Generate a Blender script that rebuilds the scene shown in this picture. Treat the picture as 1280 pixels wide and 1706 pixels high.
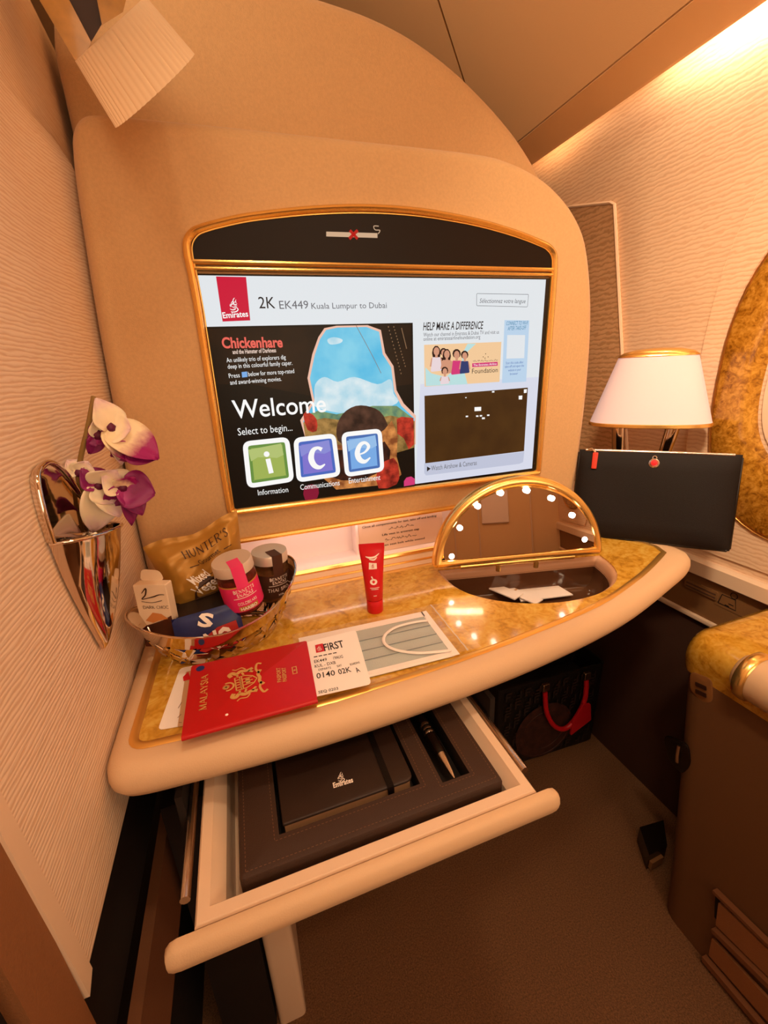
import bpy, bmesh, math, random
from mathutils import Vector, Matrix
from mathutils.geometry import tessellate_polygon, delaunay_2d_cdt
random.seed(7)
for o in list(bpy.data.objects): bpy.data.objects.remove(o)
SC = bpy.context.scene
COL = SC.collection
V = Vector

# ------------------------------------------------------------------ camera, exposure
F_PX = 710.557
CAM = V((-.2329, -.6123, .0303))
_r = V((.3125, -.3221, -.0978))
RCAM = Matrix.Rotation(_r.length, 3, _r.normalized()) @ Matrix(((1, 0, 0), (0, 0, -1), (0, 1, 0)))   # world -> lens axes (right, down, forward)
cd = bpy.data.cameras.new('camera'); cam = bpy.data.objects.new('camera', cd); COL.objects.link(cam)
cd.sensor_fit = 'HORIZONTAL'; cd.sensor_width = 36.0; cd.lens = F_PX / 1280 * 36.0
cd.clip_start = .01
_rw = RCAM.transposed()
cam.matrix_world = Matrix.Translation(CAM) @ (_rw @ Matrix(((1, 0, 0), (0, -1, 0), (0, 0, -1)))).to_4x4()
SC.camera = cam
SC.view_settings.view_transform = 'Standard'; SC.view_settings.look = 'None'
SC.view_settings.gamma = 1; SC.view_settings.use_curve_mapping = False
SC.view_settings.exposure = -0.12

# ------------------------------------------------------------------ light
wd = bpy.data.worlds.new('world'); SC.world = wd; wd.use_nodes = True
wd.node_tree.nodes['Background'].inputs[0].default_value = (1, .55, .25, 1)
wd.node_tree.nodes['Background'].inputs[1].default_value = .05
WARM = (1, .75, .49)
def area(name, loc, target, sx, sy, power, color=WARM, spread=None):
    l = bpy.data.lights.new(name, 'AREA'); l.shape = 'RECTANGLE'; l.size = sx; l.size_y = sy
    l.energy = power; l.color = color
    if spread: l.spread = spread
    o = bpy.data.objects.new(name, l); COL.objects.link(o); o.location = loc
    o.rotation_euler = (V(target) - V(loc)).to_track_quat('-Z', 'Y').to_euler()
    return o
area('cabin_light', (-.30, -.95, .76), (-.1, -.1, -.1), .35, .35, 1.8)
area('aisle_light', (-.50, -.30, .80), (.05, -.05, -.2), .3, .3, .8)
area('rear_cabin_light', (.15, -1.40, .12), (.0, .1, .25), .8, .5, 5.6)  # unseen fill added behind the camera to brighten fronts and ceiling
area('reading_light', (-.08, -.48, .765), (-.02, -.22, -.30), .12, .10, 1.6, WARM, 1.45)  # added overhead fill, narrowed to light the desk and miss the wing
area('window_side_light', (-.12, -.70, .74), (.60, -.10, .02), .12, .10, 2.1, WARM, 1.05)  # added unseen spot that brightens the right wall
area('aisle_strip', (-.62, .0, .63), (.35, .12, .58), .10, .18, .75, WARM, 1.6)  # added unseen fill grazing past the wing to lift the ceiling
area('cove_light', (.605, -.02, .585), (.598, -.02, .2), .03, .30, 10, (1, .76, .50))
area('cove_light_far', (.605, .42, .585), (.598, .42, .2), .03, .5, 2, (1, .62, .3))
area('rear_cove_light', (.605, -.9, .585), (.55, -.9, .0), .03, 1.0, 12, (1, .72, .46))

# ------------------------------------------------------------------ helpers
class Plane:
    def __init__(s, o, n): s.o = V(o); s.n = V(n)
    def hit(s, px):
        d = _rw @ V(((px[0] - 640) / F_PX, (px[1] - 853) / F_PX, 1))
        return CAM + d * ((s.o - CAM).dot(s.n) / d.dot(s.n))
def PX(x): return Plane((x, 0, 0), (1, 0, 0))
def PY(y): return Plane((0, y, 0), (0, 1, 0))
def PZ(z): return Plane((0, 0, z), (0, 0, 1))
def hits(pl, pts): return [pl.hit(q) for q in pts]

def lin(h):
    c = [int(h[i:i + 2], 16) / 255 for i in (0, 2, 4)]
    return tuple(x / 12.92 if x <= .04045 else ((x + .055) / 1.055) ** 2.4 for x in c)

MAT = {}
def mat(name, col, rough=.6, metal=0, bump=0, bscale=200, coat=0, var=0, vscale=40, emit=None, estr=0, sheen=0, trans=0, ior=1.45, alpha=1, spec=None, sss=0):
    if name in MAT: return MAT[name]
    m = bpy.data.materials.new(name); m.use_nodes = True; nt = m.node_tree; b = nt.nodes['Principled BSDF']
    if isinstance(col, str): col = lin(col)
    b.inputs['Base Color'].default_value = (*col, 1); b.inputs['Roughness'].default_value = rough
    b.inputs['Metallic'].default_value = metal; b.inputs['Coat Weight'].default_value = coat
    b.inputs['Coat Roughness'].default_value = .06
    b.inputs['Transmission Weight'].default_value = trans; b.inputs['IOR'].default_value = ior
    b.inputs['Sheen Weight'].default_value = sheen; b.inputs['Alpha'].default_value = alpha
    if spec is not None: b.inputs['Specular IOR Level'].default_value = spec
    if emit is not None:
        if isinstance(emit, str): emit = lin(emit)
        b.inputs['Emission Color'].default_value = (*emit, 1); b.inputs['Emission Strength'].default_value = estr
    tc = nt.nodes.new('ShaderNodeTexCoord')
    if bump:
        n = nt.nodes.new('ShaderNodeTexNoise'); n.inputs['Scale'].default_value = bscale; n.inputs['Detail'].default_value = 3
        nt.links.new(tc.outputs['Object'], n.inputs['Vector'])
        bp = nt.nodes.new('ShaderNodeBump'); bp.inputs['Strength'].default_value = bump; bp.inputs['Distance'].default_value = .002
        nt.links.new(n.outputs['Fac'], bp.inputs['Height']); nt.links.new(bp.outputs['Normal'], b.inputs['Normal'])
    if var:
        n = nt.nodes.new('ShaderNodeTexNoise'); n.inputs['Scale'].default_value = vscale; n.inputs['Detail'].default_value = 4
        nt.links.new(tc.outputs['Object'], n.inputs['Vector'])
        r = nt.nodes.new('ShaderNodeValToRGB')
        r.color_ramp.elements[0].position = .3; r.color_ramp.elements[1].position = .7
        r.color_ramp.elements[0].color = (*[c * (1 - var) for c in col], 1)
        r.color_ramp.elements[1].color = (*[min(1, c * (1 + var)) for c in col], 1)
        nt.links.new(n.outputs['Fac'], r.inputs['Fac']); nt.links.new(r.outputs['Color'], b.inputs['Base Color'])
    MAT[name] = m
    return m
def glow(name, col, s=1.0):
    """lit pixels of a display"""
    if name in MAT: return MAT[name]
    m = bpy.data.materials.new(name); m.use_nodes = True; nt = m.node_tree
    b = nt.nodes['Principled BSDF']
    if isinstance(col, str): col = lin(col)
    b.inputs['Base Color'].default_value = (.01, .01, .01, 1); b.inputs['Roughness'].default_value = .25
    b.inputs['Specular IOR Level'].default_value = .08
    b.inputs['Emission Color'].default_value = (*col, 1); b.inputs['Emission Strength'].default_value = s
    MAT[name] = m
    return m
def wave_wall(name, c1, c2, scale, dist, dscale, bump, yscale=1.0, rough=.6):
    m = bpy.data.materials.new(name); m.use_nodes = True; nt = m.node_tree; b = nt.nodes['Principled BSDF']
    tc = nt.nodes.new('ShaderNodeTexCoord'); mp = nt.nodes.new('ShaderNodeMapping'); mp.inputs['Scale'].default_value = (1, yscale, 1)
    w = nt.nodes.new('ShaderNodeTexWave'); w.bands_direction = 'Z'; w.wave_profile = 'SIN'
    w.inputs['Scale'].default_value = scale; w.inputs['Distortion'].default_value = dist
    w.inputs['Detail'].default_value = 2.5; w.inputs['Detail Scale'].default_value = dscale
    nt.links.new(tc.outputs['Object'], mp.inputs[0]); nt.links.new(mp.outputs[0], w.inputs['Vector'])
    r = nt.nodes.new('ShaderNodeValToRGB'); r.color_ramp.elements[0].color = (*lin(c1), 1); r.color_ramp.elements[1].color = (*lin(c2), 1)
    r.color_ramp.elements[0].position = .05; r.color_ramp.elements[1].position = .55
    nt.links.new(w.outputs['Fac'], r.inputs['Fac']); nt.links.new(r.outputs['Color'], b.inputs['Base Color'])
    bp = nt.nodes.new('ShaderNodeBump'); bp.inputs['Strength'].default_value = bump; bp.inputs['Distance'].default_value = .002
    nt.links.new(w.outputs['Fac'], bp.inputs['Height']); nt.links.new(bp.outputs['Normal'], b.inputs['Normal'])
    b.inputs['Roughness'].default_value = rough
    MAT[name] = m
    return m
def burl(name, c1, c2, c3, scale=14, rough=.18, coat=.6):
    m = bpy.data.materials.new(name); m.use_nodes = True; nt = m.node_tree; b = nt.nodes['Principled BSDF']
    tc = nt.nodes.new('ShaderNodeTexCoord')
    n1 = nt.nodes.new('ShaderNodeTexNoise'); n1.inputs['Scale'].default_value = scale; n1.inputs['Detail'].default_value = 6
    n1.inputs['Roughness'].default_value = .6; n1.inputs['Distortion'].default_value = 2.6
    nt.links.new(tc.outputs['Object'], n1.inputs['Vector'])
    n2 = nt.nodes.new('ShaderNodeTexNoise'); n2.inputs['Scale'].default_value = scale * 5; n2.inputs['Detail'].default_value = 5; n2.inputs['Distortion'].default_value = 1.5
    nt.links.new(tc.outputs['Object'], n2.inputs['Vector'])
    mx = nt.nodes.new('ShaderNodeMath'); mx.operation = 'MULTIPLY_ADD'; mx.inputs[1].default_value = .45
    nt.links.new(n2.outputs['Fac'], mx.inputs[0]); 
    m2 = nt.nodes.new('ShaderNodeMath'); m2.operation = 'MULTIPLY'; m2.inputs[1].default_value = .55
    nt.links.new(n1.outputs['Fac'], m2.inputs[0]); nt.links.new(m2.outputs[0], mx.inputs[2])
    r = nt.nodes.new('ShaderNodeValToRGB'); e = r.color_ramp.elements
    e[0].position = .36; e[0].color = (*lin(c1), 1); e[1].position = .62; e[1].color = (*lin(c3), 1)
    k = e.new(.48); k.color = (*lin(c2), 1)
    nt.links.new(mx.outputs[0], r.inputs['Fac']); nt.links.new(r.outputs['Color'], b.inputs['Base Color'])
    b.inputs['Roughness'].default_value = rough; b.inputs['Coat Weight'].default_value = coat; b.inputs['Coat Roughness'].default_value = .05
    MAT[name] = m
    return m

def glow_var(name, c1, c2, scale=60, detail=4):
    m = glow(name, c1); nt = m.node_tree; b = nt.nodes['Principled BSDF']
    tc = nt.nodes.new('ShaderNodeTexCoord'); n = nt.nodes.new('ShaderNodeTexNoise'); n.inputs['Scale'].default_value = scale; n.inputs['Detail'].default_value = detail
    nt.links.new(tc.outputs['Object'], n.inputs['Vector']); r = nt.nodes.new('ShaderNodeValToRGB')
    r.color_ramp.elements[0].position = .35; r.color_ramp.elements[1].position = .65
    r.color_ramp.elements[0].color = (*lin(c1), 1); r.color_ramp.elements[1].color = (*lin(c2), 1)
    nt.links.new(n.outputs['Fac'], r.inputs['Fac']); nt.links.new(r.outputs['Color'], b.inputs['Emission Color'])
    return m

class Frame:
    """a flat working frame: origin, right, up; out = right x up"""
    def __init__(s, o, u, v):
        s.o = V(o); s.u = V(u).normalized(); v = V(v); s.v = (v - s.u * v.dot(s.u)).normalized(); s.n = s.u.cross(s.v)
    def p(s, a, b, c=0): return s.o + s.u * a + s.v * b + s.n * c
    def loc(s, w): d = V(w) - s.o; return (d.dot(s.u), d.dot(s.v))

def bez(pts, n=6, closed=False):
    """Catmull-Rom through 2-D or 3-D points"""
    P = [V(p) for p in pts]; N = len(P); out = []
    rng = range(N if closed else N - 1)
    for i in rng:
        if closed: a, b, c, d = P[(i - 1) % N], P[i], P[(i + 1) % N], P[(i + 2) % N]
        else: a, b, c, d = P[max(i - 1, 0)], P[i], P[i + 1], P[min(i + 2, N - 1)]
        for k in range(n):
            t = k / n
            out.append(.5 * ((2 * b) + (c - a) * t + (2 * a - 5 * b + 4 * c - d) * t * t + (3 * b - a - 3 * c + d) * t ** 3))
    if not closed: out.append(P[-1])
    return out
def rrect(w, h, r, n=5):
    out = []
    for cx, cy, a0 in ((w / 2 - r, h / 2 - r, 0), (-w / 2 + r, h / 2 - r, 90), (-w / 2 + r, -h / 2 + r, 180), (w / 2 - r, -h / 2 + r, 270)):
        for k in range(n + 1):
            a = math.radians(a0 + 90 * k / n); out.append((cx + r * math.cos(a), cy + r * math.sin(a)))
    return out
def round_poly(pts, r, n=5):
    """round the corners of a 2-D polygon"""
    out = []; N = len(pts)
    for i in range(N):
        a, b, c = V(pts[i - 1]), V(pts[i]), V(pts[(i + 1) % N])
        rr = r[i] if isinstance(r, (list, tuple)) else r
        d1 = (a - b); d2 = (c - b); l = min(rr, d1.length * .49, d2.length * .49)
        p1 = b + d1.normalized() * l; p2 = b + d2.normalized() * l
        for k in range(n + 1):
            t = k / n; out.append((1 - t) ** 2 * p1 + 2 * t * (1 - t) * b + t * t * p2)
    return out
def inset(poly, d):
    """move a 2-D polygon's vertices inwards (d>0); counter-clockwise or clockwise"""
    N = len(poly); P = [V(p) for p in poly]
    A = sum(P[i].x * P[(i + 1) % N].y - P[(i + 1) % N].x * P[i].y for i in range(N))
    s = 1 if A > 0 else -1; out = []
    for i in range(N):
        e1 = (P[i] - P[i - 1]); e2 = (P[(i + 1) % N] - P[i])
        if e1.length < 1e-9: e1 = e2
        if e2.length < 1e-9: e2 = e1
        n1 = V((-e1.y, e1.x)).normalized(); n2 = V((-e2.y, e2.x)).normalized(); n = (n1 + n2)
        n = n.normalized() if n.length > 1e-6 else n1
        out.append(P[i] + n * s * d / max(.5, n.dot(n1)))
    return out

class MB:
    def __init__(s): s.v = []; s.f = []; s.a = {}
    def add(s, vs, fs):
        o = len(s.v); s.v += [V(q) for q in vs]; s.f += [tuple(i + o for i in f) for f in fs]; return s
    def tess(s, loops, flip=False):
        """flat polygon with holes from 3-D loops"""
        def nrm(l): return sum((l[i - 1].cross(l[i]) for i in range(len(l))), V((0, 0, 0)))
        o = len(s.v); L0 = [V(q) for q in loops[0]]
        if len(loops) == 1:
            t = tessellate_polygon([L0])
            s.v += L0; s.f += [tuple(o + i for i in (f[::-1] if flip else f)) for f in t]; return s
        n0 = nrm([q - L0[0] for q in L0]).normalized()
        fr = Frame(L0[0], n0.orthogonal(), n0.cross(n0.orthogonal()))
        vs = []; fs = []
        for l in loops:
            k = len(vs); vs += [V(fr.loc(q)) for q in l]; fs.append(list(range(k, len(vs))))
        ov, oe, of, *_ = delaunay_2d_cdt(vs, [], fs, 0, 1e-7)
        hole = [[V(fr.loc(q)) for q in l] for l in loops[1:]]; out_ = [V(fr.loc(q)) for q in loops[0]]
        def inside(c, l):
            r = False
            for i in range(len(l)):
                a, b = l[i - 1], l[i]
                if (a.y > c.y) != (b.y > c.y) and c.x < (b.x - a.x) * (c.y - a.y) / (b.y - a.y) + a.x: r = not r
            return r
        s.v += [fr.p(q.x, q.y) for q in ov]
        for f in of:
            c = sum((ov[i] for i in f), V((0, 0))) / len(f)
            if not inside(c, out_) or any(inside(c, l) for l in hole): continue
            s.f.append(tuple(o + i for i in (f[::-1] if flip else f)))
        return s
    def loft(s, rings, closed=True, cap0=True, cap1=True):
        n = len(rings[0]); o = len(s.v)
        for r in rings: s.v += [V(q) for q in r]
        for j in range(len(rings) - 1):
            for i in range(n if closed else n - 1):
                a = o + j * n + i; b = o + j * n + (i + 1) % n
                s.f.append((a, b, b + n, a + n))
        if cap0: s.tess([rings[0]])
        if cap1: s.tess([rings[-1]])
        return s
    def plate(s, fr, poly, t, c=0, holes=(), bev=0):
        """polygon in a frame, from height c to c+t"""
        if bev:
            r = [[fr.p(x, y, c) for x, y in poly], [fr.p(x, y, c + t - bev) for x, y in poly],
                 [fr.p(q[0], q[1], c + t - bev * .3) for q in inset(poly, bev * .3)], [fr.p(q[0], q[1], c + t) for q in inset(poly, bev)]]
            return s.loft(r)
        lo = [[fr.p(x, y, c) for x, y in l] for l in [poly, *holes]]
        hi = [[fr.p(x, y, c + t) for x, y in l] for l in [poly, *holes]]
        s.tess(lo, True); s.tess(hi)
        for a, b in zip(lo, hi): s.loft([a, b], True, False, False)
        return s
    def flat(s, fr, poly, c=0, holes=()):
        return s.tess([[fr.p(x, y, c) for x, y in l] for l in [poly, *holes]])
    def box(s, c, d, rot=None, bev=0):
        c = V(c); hx, hy, hz = [q / 2 for q in d]; M = rot or Matrix.Identity(3)
        if bev:
            fr = Frame(c, M @ V((1, 0, 0)), M @ V((0, 1, 0)))
            r = []
            for ins, z in ((bev, -hz), (bev * .3, -hz + bev * .3), (0, -hz + bev), (0, hz - bev), (bev * .3, hz - bev * .3), (bev, hz)):
                r.append([fr.p(x, y, z) for x, y in rrect(d[0] - 2 * ins, d[1] - 2 * ins, max(bev - ins * .6, bev * .4), 3)])
            return s.loft(r)
        vs = [c + M @ V((sx * hx, sy * hy, sz * hz)) for sx in (-1, 1) for sy in (-1, 1) for sz in (-1, 1)]
        return s.add(vs, [(0, 1, 3, 2), (4, 6, 7, 5), (0, 4, 5, 1), (2, 3, 7, 6), (0, 2, 6, 4), (1, 5, 7, 3)])
    def hexa(s, b, t):
        """box from 4 bottom + 4 top points"""
        return s.add([*b, *t], [(3, 2, 1, 0), (4, 5, 6, 7), (0, 1, 5, 4), (1, 2, 6, 5), (2, 3, 7, 6), (3, 0, 4, 7)])
    def tube(s, path, r, n=8, closed=False, ref=None, r2=None, cap=True):
        """tube along a path; r (across) may be a list; r2 = radius along ref"""
        P = [V(q) for q in path]; N = len(P); rings = []
        ref = V(ref) if ref is not None else None
        up = ref
        for i in range(N):
            a = P[(i - 1) % N] if (closed or i > 0) else P[i]; b = P[(i + 1) % N] if (closed or i < N - 1) else P[i]
            t = (b - a).normalized()
            if up is None:
                up = V((0, 0, 1)) if abs(t.z) < .9 else V((1, 0, 0))
            x = t.cross(up).normalized(); y = x.cross(t).normalized()
            if ref is None: up = y
            ra = r[i] if isinstance(r, (list, tuple)) else r
            rb = (r2[i] if isinstance(r2, (list, tuple)) else r2) if r2 is not None else ra
            rings.append([P[i] + x * ra * math.cos(k * 2 * math.pi / n) + y * rb * math.sin(k * 2 * math.pi / n) for k in range(n)])
        if closed: rings.append(rings[0]); return s.loft(rings, True, False, False)
        return s.loft(rings, True, cap, cap)
    def lathe(s, prof, fr=None, n=28, sx=1, sy=1, cap0=True, cap1=True):
        """profile [(radius, height)] around a frame's out axis"""
        fr = fr or Frame((0, 0, 0), (1, 0, 0), (0, 1, 0))
        return s.loft([[fr.p(r * sx * math.cos(k * 2 * math.pi / n), r * sy * math.sin(k * 2 * math.pi / n), z) for k in range(n)] for r, z in prof], True, cap0, cap1)
    def grid(s, fn, nu, nv):
        o = len(s.v)
        for j in range(nv + 1):
            for i in range(nu + 1): s.v.append(V(fn(i / nu, j / nv)))
        for j in range(nv):
            for i in range(nu):
                a = o + j * (nu + 1) + i; s.f.append((a, a + 1, a + nu + 2, a + nu + 1))
        return s
    def ribbon(s, fr, pts, w, c=0, n=6, smooth=True):
        """flat pen stroke in a frame; w = width or list of widths"""
        ws = w if isinstance(w, (list, tuple)) else [w] * len(pts)
        q = [V((*p, ww)) for p, ww in zip(pts, ws)]
        if smooth: q = bez(q, n)
        L = []; R = []
        for i in range(len(q)):
            a = q[max(i - 1, 0)]; b = q[min(i + 1, len(q) - 1)]; t = V((b.x - a.x, b.y - a.y))
            t = t.normalized() if t.length > 1e-9 else V((1, 0)); nn = V((-t.y, t.x)) * q[i].z / 2
            L.append(fr.p(q[i].x + nn.x, q[i].y + nn.y, c)); R.append(fr.p(q[i].x - nn.x, q[i].y - nn.y, c))
        return s.loft([L, R], False, False, False)
    def build(s, name, material, parent=None, smooth=None):
        me = bpy.data.meshes.new(name)
        base = V((0, 0, 0)); q = parent
        while q is not None: base = base + q.location; q = q.parent
        me.from_pydata([tuple(q - base) for q in s.v], [], s.f)
        bm = bmesh.new(); bm.from_mesh(me); bmesh.ops.remove_doubles(bm, verts=bm.verts, dist=1e-6)
        bmesh.ops.recalc_face_normals(bm, faces=bm.faces); bm.to_mesh(me); bm.free()
        me.materials.append(MAT[material] if isinstance(material, str) else material)
        if smooth is not None:
            for pl in me.polygons: pl.use_smooth = True
            me.set_sharp_from_angle(angle=math.radians(smooth))
        o = bpy.data.objects.new(name, me); COL.objects.link(o)
        if parent: o.parent = parent
        return o

def thing(name, label, cat, loc, group=None):
    o = bpy.data.objects.new(name, None); COL.objects.link(o); o.location = loc; o.empty_display_size = .03
    o['label'] = label; o['category'] = cat
    if group: o['group'] = group
    return o
def struct(o): o['kind'] = 'structure'; return o
def tag(o, label, cat, group=None):
    o['label'] = label; o['category'] = cat
    if group: o['group'] = group
    return o
def lab(o, label): o['label'] = label; return o

# ------------------------------------------------------------------ lettering (built-in font turned into flat mesh)
def text_geo(body, bold=0.0, spacing=1.0, res=2):
    cu = bpy.data.curves.new('lettering', 'FONT'); cu.body = body; cu.size = 1; cu.resolution_u = res
    cu.offset = bold; cu.space_character = spacing
    ob = bpy.data.objects.new('lettering', cu); COL.objects.link(ob)
    dg = bpy.context.evaluated_depsgraph_get(); me = bpy.data.meshes.new_from_object(ob.evaluated_get(dg))
    vs = [v.co.copy() for v in me.vertices]; fs = [tuple(p.vertices) for p in me.polygons]
    bpy.data.objects.remove(ob); bpy.data.curves.remove(cu); bpy.data.meshes.remove(me)
    return vs, fs
def text_on(mb, body, p0, p1, h, n, lift=.0002, bold=0.0, italic=0.0, spacing=1.0, res=2):
    """letters from point p0 to point p1 on a surface with outward normal n; h = capital height in metres"""
    vs, fs = text_geo(body, bold, spacing, res)
    if not vs: return mb
    x0 = min(v.x for v in vs); x1 = max(v.x for v in vs)
    cap = .69
    p0 = V(p0); p1 = V(p1); u = (p1 - p0); sx = u.length / (x1 - x0); u.normalize(); n = V(n).normalized(); w = n.cross(u)
    return mb.add([p0 + u * ((v.x - x0) * sx + italic * v.y / cap * h) + w * (v.y / cap * h) + n * lift for v in vs], fs)
def serif_text(mb, body, p0, p1, h, n, lift=.0002, wt=.16):
    """capital letters drawn with thick stems, thin hairlines and foot serifs"""
    S = {'A': ('l1:0,0,.42,1 l0:.42,1,.84,0 t:.2,.36,.64,.36 s:0,0 s:.84,0', .84), 'B': ('v:.12 c:.12,1,.62,.75,.12,.52 c:.12,.52,.72,.26,.12,0', .7),
         'E': ('v:.12 t:.12,1,.62,1 t:.12,.52,.5,.52 t:.12,0,.66,0', .68), 'F': ('v:.12 t:.12,1,.62,1 t:.12,.52,.5,.52', .64), 'G': ('o:.44,.42 w:.8,.4', .9),
         'H': ('v:.12 v:.7 t:.12,.52,.7,.52', .82), 'I': ('v:.12', .24), 'K': ('v:.12 t:.14,.42,.62,1 l0:.3,.58,.72,0 s:.72,0', .76), 'L': ('v:.12 t:.12,0,.62,0 w:.62,.16', .64),
         'M': ('t:.1,0,.14,1 l0:.14,1,.5,.05 t:.5,.05,.86,1 v:.88 s:.1,0', 1.0), 'N': ('t:.12,0,.12,1 l0:.12,1,.74,0 t:.74,0,.74,1 s:.12,0', .86),
         'O': ('o:.46,.46', .92), 'P': ('v:.12 c:.12,1,.68,.74,.12,.46', .66), 'R': ('v:.12 c:.12,1,.64,.75,.12,.5 l0:.34,.5,.72,0 s:.72,0', .76),
         'S': ('S:', .56), 'T': ('v:.34 t:0,1,.68,1', .68), 'U': ('U:', .8), 'X': ('l0:0,1,.72,0 t:.72,1,0,0 s:.72,0 s:0,0', .74), 'Y': ('l0:0,1,.38,.45 t:.76,1,.38,.45 h:.38', .76), 'C': ('C:', .78), 'D': ('v:.12 c:.12,1,.95,.5,.12,0', .86),
         "'": ('q:', .2), ' ': ('', .4)}
    x = 0; strokes = []
    for ch in body:
        d, w = S[ch]
        for tk in d.split():
            k, a = tk.split(':'); q = [float(i) for i in a.split(',')] if a else []
            T = .05
            if k == 'v': strokes += [([(x + q[0], 0), (x + q[0], 1)], wt), ([(x + q[0] - .12, .02), (x + q[0] + .12, .02)], .045), ([(x + q[0] - .12, .98), (x + q[0] + .12, .98)], .045)]
            if k == 'h': strokes += [([(x + q[0], 0), (x + q[0], .5)], wt), ([(x + q[0] - .14, .02), (x + q[0] + .14, .02)], .045)]
            if k == 't': strokes.append(([(x + q[0], q[1]), (x + q[2], q[3])], .075))
            if k == 'w': strokes.append(([(x + q[0], 0), (x + q[0], q[1])], .1))
            if k == 'l0': strokes.append(([(x + q[0], q[1]), (x + q[2], q[3])], wt))
            if k == 'l1': strokes.append(([(x + q[0], q[1]), (x + q[2], q[3])], .075))
            if k == 's': strokes.append(([(x + q[0] - .13, .02), (x + q[0] + .13, .02)], .045))
            if k == 'c': strokes.append((bez([(x + q[0], q[1]), (x + (q[0] + q[2]) * .6, q[1] - .02), (x + q[2], q[3]), (x + (q[0] + q[2]) * .6, q[5] + .02), (x + q[4], q[5])], 4), wt * .75))
            if k == 'o': strokes.append(([(x + q[0] + q[1] * math.cos(math.radians(a)) * .92, .5 + .5 * math.sin(math.radians(a))) for a in range(0, 361 if q[0] == q[1] else 316, 15)], wt * .7))
            if k == 'C': strokes.append(([(x + .44 + .42 * math.cos(math.radians(a)), .5 + .5 * math.sin(math.radians(a))) for a in range(45, 316, 15)], wt * .7))
            if k == 'S': strokes.append((bez([(x + .48, .82), (x + .28, 1.0), (x + .08, .78), (x + .28, .54), (x + .5, .26), (x + .27, .0), (x + .05, .2)], 4), wt * .8))
            if k == 'U': strokes.append((bez([(x + .1, 1), (x + .1, .35), (x + .38, 0), (x + .66, .35), (x + .66, 1)], 5), wt * .75))
            if k == 'q': strokes.append(([(x + .1, 1), (x + .08, .72)], .09))
        x += w + .12
    W = x - .12; p0 = V(p0); p1 = V(p1); u = p1 - p0; L = u.length; n = V(n).normalized()
    fr = Frame(p0, u, n.cross(u)); sx = L / W
    for pts, w in strokes:
        q = [V((p[0] * sx, p[1] * h)) for p in pts]
        mb.ribbon(fr, [tuple(i) for i in q], w * (sx + abs(h)) / 2, lift, smooth=False)
    return mb
def calligraphy(mb, fr, cx, cy, h, lift=.0003):
    """a leaping flame of pen strokes, as the airline's emblem is written"""
    k = h
    st = [([(-.30, .02), (-.10, -.03), (.16, .02), (.30, .16), (.22, .30), (.02, .30), (-.14, .38)], [.03, .07, .08, .08, .07, .06, .03]),
          ([(-.34, .22), (-.16, .14), (.04, .17), (.12, .24)], [.03, .07, .07, .03]),
          ([(-.14, .38), (-.22, .52), (-.06, .60), (.16, .54), (.30, .62)], [.03, .07, .08, .07, .02]),
          ([(-.02, .44), (.14, .42), (.28, .46)], [.03, .06, .02]),
          ([(-.20, .62), (-.10, .74), (.06, .72), (.20, .78)], [.02, .06, .06, .02]),
          ([(.02, .62), (-.02, .80), (.08, 1.0), (.18, 1.06)], [.06, .07, .05, .01]),
          ([(.22, .66), (.20, .84), (.26, .94)], [.05, .05, .01]),
          ([(-.26, .36), (-.30, .48), (-.26, .60)], [.05, .05, .01])]
    for pts, w in st:
        mb.ribbon(fr, [(cx + x * k, cy + y * k) for x, y in pts], [q * k for q in w], lift)
    return mb
def squiggle(mb, fr, x0, x1, y, h, seed, lift=.0002):
    """a line of joined right-to-left script"""
    rnd = random.Random(seed); x = x0
    while x < x1:
        w = min(rnd.uniform(1.6, 4) * h, x1 - x)
        if w < h * .5: break
        m = max(3, int(w / h * 2.2)); pts = []
        for i in range(m + 1): pts.append((x + w * i / m, y + (h * rnd.choice((0, .12, .45, .9)) if 0 < i < m else h * .2)))
        mb.ribbon(fr, pts, h * .2, lift, 3)
        for i in range(rnd.randint(0, 2)):
            dx = x + rnd.uniform(.2, .8) * w; dy = y + h * rnd.choice((-.4, 1.1)); r = h * .12
            mb.flat(fr, [(dx - r, dy), (dx, dy - r), (dx + r, dy), (dx, dy + r)], lift)
        x += w + h * .5
    return mb

# ------------------------------------------------------------------ materials
mat('shell_fabric', 'CFA676', .75, bump=.25, bscale=900, var=.05, vscale=300, sheen=.2)
mat('ceiling_panel', 'F0C896', .7, bump=.1, bscale=700)
mat('desk_leather', 'DDB993', .5, bump=.12, bscale=900)
mat('cream_plastic', 'EBCDB0', .4)
mat('niche_white', 'FFEDE6', .5)
mat('gold', 'FFD27C', .24, metal=.9)
mat('gold_edge', 'F0BE66', .32, metal=.85)
mat('chrome', 'D8C8B8', .07, metal=1)
mat('silver', 'D9CBBE', .22, metal=1)
mat('lid_silver', 'E8DCD0', .38, metal=.55)
mat('mirror_glass', 'F2E6DC', .01, metal=1)
mat('black_gloss', '140C08', .18)
mat('black_header', '160A05', .45, spec=.25)
mat('black_leather', '110603', .55, spec=.25, bump=.3, bscale=1200)
mat('box_leather', '3A2418', .6, bump=.3, bscale=1100)
mat('box_dark', '140A06', .7)
mat('notebook_cover', '2B1A12', .5, bump=.15, bscale=1300)
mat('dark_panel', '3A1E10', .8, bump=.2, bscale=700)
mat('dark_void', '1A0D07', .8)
mat('brown_panel', '7A4A2A', .75, bump=.2, bscale=600)
mat('jamb_brown', '8A5832', .75, bump=.2, bscale=600)
mat('console_side', '6B4628', .6, bump=.15, bscale=700)
mat('carpet', '7A5436', .95, bump=.9, bscale=700, var=.38, vscale=420)
mat('vent_brown', '8A6038', .7, bump=.15, bscale=900)
mat('vent_slot', '5A3A2A', .7)
mat('paper', 'FFF8F4', .7)
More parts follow.
